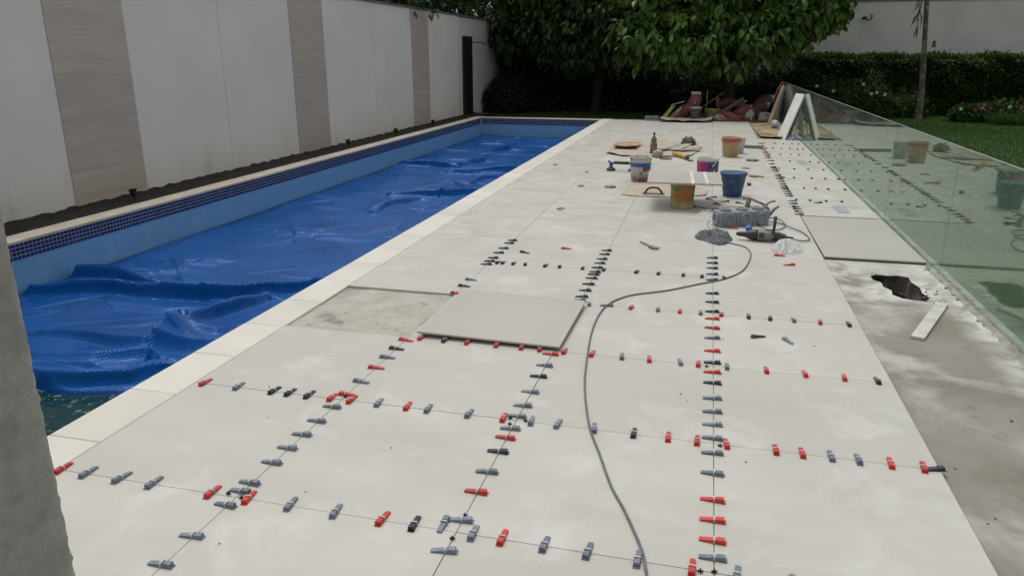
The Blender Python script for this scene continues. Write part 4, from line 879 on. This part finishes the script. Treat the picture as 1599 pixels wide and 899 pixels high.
bag((4.45, 22.0, .30), (.7, .45, .34), 1.0, -.5, dkr_b, 11, 'dark maroon bag at the back right of the pile')
bag((3.35, 22.0, .30), (.6, .45, .30), .5, -.2, dkr_b, 12, 'dark bag behind the planks')
lime = mat('lime_board', (.32, .35, .08), .6); 
plank((1.55, 20.95, .0), (1.85, 21.15, .40), .14, .03, lime, 'yellow green strip leaning at the left end of the pile', up=(-1, -1, .6), cat='strip')
plank((1.78, 21.05, .42), (2.15, 21.15, .52), .10, .025, MATS['white_sack'], 'short pale batten on top of the left bags')
wood = mat('pile_timber', (.15, .095, .05), .8, (.09, .055, .03), 5)
plank((2.95, 20.95, .02), (3.78, 21.6, .55), .12, .04, wood, 'brown plank lying diagonally across the pile')
plank((3.0, 21.2, .06), (3.85, 21.9, .60), .12, .04, wood, 'second brown plank behind the diagonal plank')
plank((3.25, 21.7, -.05), (3.10, 21.8, .62), .14, .04, wood, 'short brown plank standing upright in the pile')
steel = mat('pole_grey', (.13, .13, .13), .5)
tag(MB().tube([(2.80, 21.15, -.08), (2.80, 21.2, .86)], .013, 8).build('pole', steel), 'thin vertical pole standing in the rubbish pile', 'pole')
tag(MB().tube([(2.62, 21.3, .30), (3.28, 21.5, .78)], .014, 8).build('pole', steel), 'thin pole slanting up out of the pile', 'pole')
plank((2.65, 20.70, .012), (4.55, 20.72, .012), .05, .03, mat('red_strip', (.27, .045, .035), .7), 'red plastic strip along the far deck edge', cat='strip')
plank((3.17, 20.72, 0), (3.21, 20.78, .18), .03, .03, MATS['white_sack'], 'short white stub standing at the front of the pile')
cloth_heap('debris_heap', 'low brown heap of sand under the rubbish pile', 'heap', (3.2, 21.6, -.1), 1.7, 1.0, .34, mat('brown_fill', (.1, .06, .04)), 31)

# ================================================================== SMALL FITTINGS ON THE WALLS
lamp_m = mat('lamp_bronze', (.018, .015, .013), .5)
for y, lb in ((5.95, 'bronze garden spotlight below the nearest stone strip'), (12.35, 'bronze garden spotlight just past the middle stone strip'), (14.95, 'bronze garden spotlight between the middle and far stone strips'), (17.6, 'bronze garden spotlight below the far stone strip')):
    t = thing('garden_spotlight', lb, 'spotlight', (-4.52, y, -.03), R(160), 'spotlights in the soil bed')
    MB().tube([(0, 0, -.05), (0, 0, .06)], .012, 8).build('spike', lamp_m, t)
    MB().lathe([(.03, 0), (.035, .02), (.05, .09), (.062, .10), (.055, .098), (.03, .04), (.0001, .03)], 16, (0, 0, .05), Matrix.Rotation(.25, 3, 'Y')).build('lamp_head', lamp_m, t)
sh = thing('shower_panel', 'dark brown shower panel fixed to the garden wall', 'shower', (-4.862, 21.78, 0))
sw = mat('dark_wood', (.030, .014, .010), .5, (.018, .009, .007), 5, stretch=(4, 4, 1))
mb = MB(); mb.box((.035, 0, 1.14), (.07, .88, 2.56)); mb.build('panel', sw, sh)
for k in range(5): mb = MB(); mb.box((.073, -.352 + k * .176, 1.14), (.006, .168, 2.54)); mb.build('board', sw, sh)
arm = MB().tube([(.06, .3, 2.24), (.52, .3, 2.24), (.54, .3, 2.20)], .014, 8).build('shower_arm', lamp_m, sh)
MB().lathe([(.02, .03), (.10, .012), (.10, 0), (.0001, 0)], 16, (.54, .3, 2.165)).build('shower_head', lamp_m, arm)
MB().lathe([(.03, 0), (.03, .05), (.015, .06)], 12, (.075, .3, 1.75), Matrix.Rotation(math.pi / 2, 3, 'Y')).build('valve', lamp_m, sh)
wl = thing('wall_lamp', 'small dark bracket lamp on the back wall', 'lamp', (8.18, 28.43, 3.12))
MB().tube(smooth_path([(.12, 0, .12), (.12, -.10, .0), (.0, -.16, -.08), (-.12, -.16, .0)], 4), .022, 8).build('bracket', lamp_m, wl)
MB().lathe([(.05, 0), (.09, .04), (.08, .10), (.03, .12)], 14, (-.14, -.16, -.06)).build('lamp_shade', lamp_m, wl)
plank((8.5, 29.2, -.1), (8.5, 29.2, 4.6), .42, .1, mat('yellow_post', (.42, .26, .02), .7), 'yellow post showing above the back wall', 'yellow_post', cat='post')

# ================================================================== VEGETATION
def leaf_mesh(name, C, D, L, W, fold=.25, mid=.45):
    n = len(C); D = D / (np.linalg.norm(D, axis=1, keepdims=True) + 1e-9)
    ref = rng.normal(size=(n, 3)) * .35 + np.array([0, 0, 1.]); sd_ = np.cross(D, ref); sd_ /= (np.linalg.norm(sd_, axis=1, keepdims=True) + 1e-9)
    up = np.cross(sd_, D); L = L[:, None]; W = W[:, None]
    b0 = C; m0 = C + D * L * mid; l = m0 - sd_ * W / 2 + up * W * fold; r = m0 + sd_ * W / 2 + up * W * fold
    tip = C + D * L - up * L * .12 - np.array([0, 0, 1.]) * L * .08
    co = np.stack([b0, l, tip, r, m0], 1).reshape(-1, 3); i = (np.arange(n) * 5)[:, None]
    tris = np.concatenate([i + np.array([[0, 4, 1]]), i + np.array([[1, 4, 2]]), i + np.array([[0, 3, 4]]), i + np.array([[3, 2, 4]])], 1).reshape(-1, 3)
    me = np_mesh(name, co, tris, False)
    tint = np.repeat(np.clip(rng.normal(1, .22, n), .5, 1.6), 4)
    if len(me.polygons) == len(tint):
        a = me.attributes.new('tint', 'FLOAT', 'FACE'); a.data.foreach_set('value', tint.astype(np.float32))
    return me
def broad_leaf_mesh(name, C, D, L, W):
    n = len(C); D = D / (np.linalg.norm(D, axis=1, keepdims=True) + 1e-9)
    ref = rng.normal(size=(n, 3)) * .45 + np.array([0, -.35, 1.]); sd_ = np.cross(D, ref); sd_ /= (np.linalg.norm(sd_, axis=1, keepdims=True) + 1e-9)
    up = np.cross(sd_, D); L = L[:, None]; W = W[:, None]; z = np.array([0, 0, 1.]); ring = []
    for t, w_ in ((0, 0), (.22, .72), (.5, 1.0), (.78, .66), (1, 0)):
        c = C + D * L * t - up * L * .16 * t * t - z * L * .12 * t * t
        if w_ == 0: ring += [c]
        else: ring += [c - sd_ * W / 2 * w_ + up * W * .16 * w_, c, c + sd_ * W / 2 * w_ + up * W * .16 * w_]
    co = np.stack(ring, 1).reshape(-1, 3); i = (np.arange(n) * 11)[:, None]
    F = [[0, 2, 1], [0, 3, 2], [1, 2, 5], [1, 5, 4], [2, 3, 6], [2, 6, 5], [4, 5, 8], [4, 8, 7], [5, 6, 9], [5, 9, 8], [7, 8, 10], [8, 9, 10]]
    tris = np.concatenate([i + np.array([f]) for f in F], 1).reshape(-1, 3)
    me = np_mesh(name, co, tris, True); tint = np.repeat(np.clip(rng.normal(.95, .33, n), .35, 1.9), 12)
    if len(me.polygons) == len(tint):
        a = me.attributes.new('tint', 'FLOAT', 'FACE'); a.data.foreach_set('value', tint.astype(np.float32))
    return me
def crown_points(lobes, per, shell=.62):
    P, O = [], []
    vol = np.array([l[3] * l[4] * l[5] for l in lobes]) ** .67; cnt = np.maximum(1, (per * vol / vol.sum()).astype(int))
    for l, n in zip(lobes, cnt):
        d = rng.normal(size=(n, 3)); d /= np.linalg.norm(d, axis=1, keepdims=True)
        r = rng.uniform(shell ** 3, 1.12, n) ** (1 / 3) * (1 + .12 * np.sin(d[:, 0] * 7 + l[0]) + .10 * np.sin(d[:, 2] * 9 + l[1] * 2))
        P.append(np.array(l[:3]) + d * r[:, None] * np.array(l[3:6])); O.append(d)
    return np.concatenate(P), np.concatenate(O)
def foliage(name, lobes, clusters, k, L, wr, m, droop=.5, parent=None, shell=.62, out=.5):
    P, O = crown_points(lobes, clusters, shell); n = len(P)
    C = np.repeat(P, k, 0) + rng.normal(0, L * .22, (n * k, 3)); O = np.repeat(O, k, 0)
    D = O * out + rng.normal(0, .6, (n * k, 3)) + np.array([0, 0, -droop])
    Ls = rng.uniform(.65, 1.2, n * k) * L
    return link(name, (broad_leaf_mesh if L > .25 else leaf_mesh)(name, C, D, Ls, Ls * wr * rng.uniform(.8, 1.2, n * k)), m, parent)
bark = mat('bark', (.045, .037, .028), .9, (.025, .02, .015), 8, stretch=(1, 1, .3), bscale=30, bstr=.8, bdist=.02)
def tree(name, label, base, h_trunk, lobes, clusters, k, L, wr, m, droop=.5, r=.16, cat='tree', group=None, shell=.62, bk=bark):
    """lobes are given relative to the base"""
    t = thing(name, label, cat, base, 0, group)
    tp = Vector((.1, .05, h_trunk)); mb = MB(); mb.tube(smooth_path([(0, 0, -.1), (.06, .0, h_trunk * .5), tp], 4), [r * (1.25 - .6 * i / 8) for i in range(9)], 10)
    for l in lobes:
        c = Vector(l[:3]); mid = tp.lerp(c, .5) + Vector((0, 0, .15 * (c - tp).length)); mb.tube(smooth_path([tp - Vector((0, 0, .3)), mid, c], 4), [r * .5, r * .45, r * .4, r * .34, r * .3, r * .25, r * .2, r * .14, r * .08], 6)
    mb.build('trunk', bk, t)
    foliage('crown', lobes, clusters, k, L, wr, m, droop, t, shell)
    return t
big_m = leaf_mat('big_leaf', (.056, .125, .014), (.082, .165, .020), .20, .40, 1.1, .4)
mid_m = leaf_mat('dark_leaf', (.023, .052, .009), (.035, .072, .012), .14, .48, 1.1, .3)
drk_m = leaf_mat('undergrowth_leaf', (.012, .026, .012), (.018, .036, .014), .08, .6, 1.5, .15)
hdg_m = leaf_mat('hedge_leaf', (.024, .052, .010), (.038, .072, .014), .12, .55, .9, .2)
# the bright broad-leaved tree over the far end of the deck
bx, by = 3.4, 24.0
L1 = [(-3.0, -1.3, 2.55, .75, .8, .65), (-2.2, -1.7, 2.55, .95, .9, .85), (-1.0, -1.8, 2.5, 1.0, 1.0, .9), (.1, -1.7, 2.35, 1.05, 1.0, .95), (1.1, -1.6, 2.55, .95, .9, .9), (1.9, -1.2, 3.05, .85, .9, .75), (2.75, -.9, 3.4, .65, .8, .6),
      (-2.6, -1.0, 3.9, 1.2, 1.2, 1.0), (-1.0, -1.3, 4.0, 1.4, 1.3, 1.1), (.6, -1.2, 4.0, 1.4, 1.3, 1.1), (2.0, -.8, 4.3, 1.3, 1.2, 1.0), (-2.0, .4, 4.6, 1.7, 1.6, 1.3), (0, .5, 5.2, 1.9, 1.8, 1.4), (2.0, .6, 4.9, 1.6, 1.6, 1.3), (-2.4, .8, 3.0, 1.3, 1.2, 1.0), (.2, .9, 3.0, 1.6, 1.3, 1.0), (2.2, .8, 3.3, 1.3, 1.2, .9)]
tree('broadleaf_tree', 'tree with large bright green drooping leaves over the far deck end', (bx, by, -.1), 2.6, L1, 2300, 7, .29, .46, big_m, .75, .19)
# darker tree to its left
L2 = [(-2.9, -.3, 3.0, 1.0, 1.0, 1.0), (-2.8, .3, 4.3, 1.3, 1.2, 1.2), (-3.3, .9, 2.2, .8, .9, .9), (-1.7, -.8, 3.0, 1.0, 1.0, .9), (-.7, -1.1, 2.5, 1.0, 1.0, .95), (.3, -1.0, 2.7, .9, 1.0, .85), (-.1, -.9, 3.7, 1.3, 1.2, 1.1), (-1.5, -.4, 4.3, 1.4, 1.3, 1.2), (.9, -.6, 3.6, 1.1, 1.0, 1.0), (-.3, .5, 5.2, 1.9, 1.7, 1.4), (-1.8, .8, 3.2, 1.4, 1.2, 1.2), (.6, .8, 3.4, 1.4, 1.2, 1.2)]
tree('broadleaf_tree', 'darker green leafy tree between the garden wall and the bright tree', (-1.1, 25.3, -.1), 2.6, L2, 2300, 7, .30, .42, mid_m, .75, .17)
# trees beyond the walls
def ball(n, w_, h0, h1, seed):
    r_ = random.Random(seed); return [(r_.uniform(-w_, w_), r_.uniform(-w_, w_), r_.uniform(h0, h1), r_.uniform(1.0, 1.7), r_.uniform(1.0, 1.7), r_.uniform(.9, 1.4)) for _ in range(n)]
pale_bark = mat('pale_bark', (.22, .20, .17), .9, (.13, .12, .10), 6)
for i, (x, y, h, m_, lb) in enumerate(((-7.3, 19.0, 3.2, mid_m, 'leafy tree behind the garden wall above the far stone strip'), (-6.9, 23.6, 3.4, mid_m, 'pale-trunked tree behind the garden wall above the shower'), (-6.4, 28.6, 3.6, mid_m, 'tall tree behind the far corner of the garden wall'), (-2.0, 31.5, 3.8, drk_m, 'dark tree behind the back wall on the left'), (3.2, 31.5, 3.8, drk_m, 'dark tree behind the back wall in the centre'), (8.2, 31.6, 4.2, drk_m, 'dark tree behind the right part of the back wall'), (-8.5, 14.5, 3.4, mid_m, 'tree behind the garden wall left of the others'))):
    tree('garden_tree', lb, (x, y, -.1), h, ball(9, 1.8, h - .2, h + 2.6, i + 3), 2000, 6, .20, .42, m_, .4, .16, group='trees beyond the garden walls', bk=pale_bark if i == 1 else bark)
# undergrowth along the back and the left corner
UG = [(-4.1, 23.9, 1.1, .7), (-3.9, 25.2, 1.7, .9), (-4.0, 26.7, 2.6, 1.1), (-2.4, 26.6, 2.2, 1.2), (-.8, 27.0, 2.1, 1.2), (.9, 26.8, 2.2, 1.2), (2.6, 26.9, 2.1, 1.2), (4.2, 26.8, 2.1, 1.2), (5.7, 26.9, 2.2, 1.1), (-2.9, 25.4, 1.3, .9), (-1.2, 26.0, 1.2, .9), (.8, 25.7, 1.1, .9), (2.6, 25.8, 1.1, .9), (4.6, 25.6, 1.2, .9), (5.9, 25.2, 1.4, .8)]
WH = ['in the left wall corner nearest the shower', 'against the garden wall behind the corner shrub', 'tallest in the far left corner', 'back row, first from the left corner', 'back row, second from the left corner', 'back row, third from the left corner', 'back row behind the rubbish pile', 'back row right of the rubbish pile', 'back row beside the hedge end', 'front row, first from the left', 'front row, second from the left', 'front row in the middle', 'front row behind the brown planks', 'front row behind the maroon bags', 'front row beside the far glass end']
for (x, y, h, r_), wh in zip(UG, WH):
    t = thing('shrub', f'dark shrub {wh}', 'shrub', (x, y, -.1), 0, 'dark shrubs under the trees')
    mb = MB()
    for k in range(5): a = random.random() * 6.28; mb.tube([(0, 0, -.1), (.2 * math.cos(a), .2 * math.sin(a), h * .4), (.5 * r_ * math.cos(a), .5 * r_ * math.sin(a), h * .8)], [.03, .022, .01], 6)
    mb.build('stem', bark, t)
    foliage('leaves', [(0, 0, h * .5, r_, r_ * .8, h * .55), (.3 * r_, -.2, h * .3, r_ * .8, r_ * .7, h * .32), (-.35 * r_, -.1, h * .35, r_ * .75, r_ * .7, h * .36)], 900, 5, .16, .42, drk_m, .3, t, .5)
# hedge in front of the back wall
hd = thing('hedge', 'long clipped dark green hedge in front of the back wall', 'hedge', (11.5, 26.9, -.1))
n = 75000; x = rng.uniform(-5.9, 7.5, n); face = rng.random(n)
y = np.where(face < .62, -.72 + rng.normal(0, .09, n), rng.uniform(-.75, .7, n)); z = np.where(face < .62, rng.uniform(0, 1.82, n), 1.82 + rng.normal(0, .06, n))
bul = .10 * np.sin(x * 2.1) + .08 * np.sin(x * 5.3 + z * 3) + .06 * np.sin(z * 7 + x * 3.3); y = y + bul * (face < .62); z = z + .035 * np.sin(x * 3.7) * (face >= .62)
D = np.stack([rng.normal(0, .7, n), np.where(face < .62, -.7, 0) + rng.normal(0, .5, n), np.where(face < .62, -.1, .8) + rng.normal(0, .5, n)], 1)
Ls = rng.uniform(.07, .15, n); link('leaves', leaf_mesh('leaves', np.stack([x, y, z], 1), D, Ls, Ls * .5), hdg_m, hd)
mb = MB(); mb.box((.8, .02, .87), (13.2, 1.2, 1.74)); mb.build('inner_dark_core', mat('hedge_dark_core', (.010, .014, .007), .95), hd)  # solid dark box added inside to keep the hedge opaque
# flowering shrubs in front of the hedge
fl_w = mat('white_petal', (.6, .58, .56), .7); fl_r = mat('red_petal', (.5, .03, .02), .6); fl_p = mat('pink_petal', (.5, .16, .26), .6)
def flower(parent, p, m, r_=.055):
    mb = MB(); C0 = Vector(p)
    for a in range(6):
        d = Vector((math.cos(a * 1.047), -.5, math.sin(a * 1.047))); s_ = Vector((-math.sin(a * 1.047), 0, math.cos(a * 1.047)))
        mb.add([C0, C0 + d * r_ * .6 - s_ * r_ * .4, C0 + d * r_ * 1.1, C0 + d * r_ * .6 + s_ * r_ * .4], [(0, 1, 2, 3)])
    mb.build('flower', m, parent)
def fshrub(x, y, h, r_, fl, label, m_=hdg_m, L=.13, cl=700):
    t = thing('flowering_shrub', label, 'shrub', (x, y, -.1), 0, 'flowering plants before the hedge'); mb = MB()
    for k in range(4): a = random.random() * 6.28; mb.tube([(0, 0, -.1), (.4 * r_ * math.cos(a), .4 * r_ * math.sin(a), h * .7)], [.02, .008], 5)
    mb.build('stem', bark, t); foliage('leaves', [(0, 0, h * .5, r_, r_ * .8, h * .55), (.4 * r_, 0, h * .35, r_ * .7, r_ * .6, h * .4)], cl, 5, L, .4, m_, .2, t, .4)
    for p, m2 in fl: flower(t, p, m2)
fshrub(6.4, 24.8, 1.1, .8, [((.3, -.7, .85), fl_w), ((-.2, -.6, 1.0), fl_w)], 'dark flowering shrub nearest the far end of the glass')
fshrub(7.6, 24.5, 1.25, .95, [((-.1, -.8, 1.08), fl_w), ((.15, -.85, .80), fl_w), ((.30, -.85, .84), fl_w), ((.55, -.8, .78), fl_w)], 'shrub with white flowers left of the palm')
fshrub(8.9, 25.0, .8, .8, [], 'low leafy shrub at the foot of the palm', hdg_m, .14, 300)
fshrub(10.45, 23.5, .45, .40, [((-.28, -.4, .42), fl_w), ((.1, -.4, .40), fl_r), ((.35, -.35, .55), fl_p), ((.28, -.4, .46), fl_p)], 'dark flower clump with pink and white blooms on the lawn edge')
fshrub(11.35, 23.9, .55, .65, [((-.3, -.5, .45), fl_r), ((.2, -.5, .48), fl_w), ((.5, -.5, .50), fl_r)], 'flower clump right of the pink and white blooms')
fshrub(12.4, 24.0, .65, .7, [((-.2, -.55, .55), fl_r), ((.0, -.6, .72), fl_r), ((.12, -.55, .56), fl_w), ((.35, -.55, .58), fl_w), ((-.1, -.6, .62), fl_r)], 'flower clump with red and white blooms at the right edge')
fshrub(13.6, 24.0, .65, .7, [((-.2, -.55, .6), fl_w), ((.2, -.55, .66), fl_r)], 'flower clump beyond the right edge blooms')
# tall soft grass-like border in front of the flowers
n = 5000; x = rng.uniform(10.9, 14.5, n); y = rng.uniform(22.3, 23.4, n); P = np.stack([x, y, np.full(n, -.1)], 1); Ls = rng.uniform(.2, .42, n)
o = link('border_grass', leaf_mesh('border_grass', P, np.stack([rng.normal(0, .25, n), rng.normal(0, .25, n), np.ones(n)], 1), Ls, Ls * .06), leaf_mat('border_blade', (.030, .075, .014), (.045, .09, .02), .15)); tag(o, 'soft tall green border plants before the flower clumps', 'border plants', kind='stuff')
# palm
pm_ = thing('palm_tree', 'slender leaning palm with a hanging dead frond before the hedge', 'palm', (8.80, 22.0, -.1))
pts = smooth_path([(0, 0, -.1), (-.03, 0, .9), (-.13, 0, 2.0), (-.26, 0, 3.4), (-.40, 0, 5.2)], 10)
MB().tube(pts, [.085 - .035 * i / (len(pts) - 1) + (.005 if i % 2 else 0) for i in range(len(pts))], 12).build('trunk', mat('palm_bark', (.075, .065, .055), .9, (.20, .19, .17), 7, lo=.45, hi=.65), pm_)
palm_l = leaf_mat('palm_leaf', (.03, .07, .018), (.05, .09, .025), .12); dead = mat('dead_frond', (.075, .06, .04), .9)
def frond(base, az, length, rise, m_, nm, sag=1.0):
    C, D, Ls = [], [], []; rach = []
    for i in range(26):
        t = i / 25; p = Vector(base) + Vector((math.cos(az) * length * t * (1 - .2 * t), math.sin(az) * length * t * (1 - .2 * t), rise * t - sag * t * t * length * .6)); rach.append(p)
        for s_ in (-1, 1):
            C.append(p); D.append((math.cos(az) * .5 - s_ * math.sin(az), math.sin(az) * .5 + s_ * math.cos(az), -.5)); Ls.append(.45 * math.sin(.3 + 2.6 * t) + .05)
    Ls = np.array(Ls); f = link(nm, leaf_mesh(nm, np.array(C), np.array(D, float), Ls, Ls * .10), m_, pm_)
    MB().tube(rach, [.014 * (1 - .8 * i / 25) for i in range(26)], 5).build('rachis', MATS['dead_frond'], f)
for k in range(11): frond((-.40, 0, 5.2), k * .571 + .2, 2.0, 1.3 - .5 * (k % 3), palm_l, 'frond')
# the dead one hangs along the trunk
C, D, Ls = [], [], []
for i in range(40):
    t = i / 39; C.append((-.36 - .06 * t + rng.normal(0, .02), -.08 + rng.normal(0, .03), 4.4 - 1.75 * t)); D.append((-.25 + rng.normal(0, .25), rng.normal(0, .2), -1)); Ls.append(rng.uniform(.2, .5))
f = link('dead_frond', leaf_mesh('dead_frond', np.array(C), np.array(D), np.array(Ls), np.array(Ls) * .12), dead, pm_)
MB().tube([(-.39, -.05, 5.0), (-.36, -.09, 4.2), (-.42, -.09, 3.0)], [.02, .015, .006], 6).build('rachis', dead, f)
bf = thing('bird_feeder', 'tiny red and green feeder hanging beside the palm trunk', 'bird feeder', (8.88, 21.95, 2.05))
MB().lathe([(.05, 0), (.07, .02), (.07, .05), (.03, .06)], 12).build('tray', mat('feeder_green', (.05, .2, .06), .5), bf)
MB().lathe([(.04, .06), (.04, .15), (.05, .17), (.0001, .19)], 12).build('reservoir', mat('feeder_red', (.35, .06, .06), .4), bf)
MB().tube([(0, 0, .19), (-.04, 0, .24), (-.15, 0, .08)], .006, 6).build('hook', fl_w, bf)
# lawn blades
def grass(name, label, n, xr, yr, m_, h=(.02, .048)):
    x = rng.uniform(*xr, n); y = rng.uniform(*yr, n); P = np.stack([x, y, np.full(n, -.103)], 1); Ls = rng.uniform(*h, n)
    co_d = np.stack([rng.normal(0, .45, n), rng.normal(0, .45, n), np.ones(n)], 1); co_d /= np.linalg.norm(co_d, axis=1, keepdims=True)
    s_ = np.stack([rng.normal(0, 1, n), rng.normal(0, 1, n), np.zeros(n)], 1); s_ /= np.linalg.norm(s_, axis=1, keepdims=True); wv = .009
    co = np.stack([P - s_ * wv / 2, P + s_ * wv / 2, P + co_d * Ls[:, None]], 1).reshape(-1, 3)
    me = np_mesh(name, co, np.arange(n * 3).reshape(-1, 3), False); tag(link(name, me, m_), label, 'grass', kind='stuff')
blade = mat('grass_blade', (.032, .092, .010), .7, (.045, .105, .014), 1.3, spec=.1)
grass('lawn_grass', 'short green lawn grass behind the far end of the pool', 110000, (-4.7, 5.2), (20.75, 26), mat('shaded_grass_blade', (.026, .050, .010), .7, (.045, .045, .016), 1.0, spec=.1))  # far lawn: tree shade put into a darker, browner blade colour
grass('lawn_grass', 'short green lawn grass beyond the glass fence', 330000, (5.0, 15), (6, 26), blade)
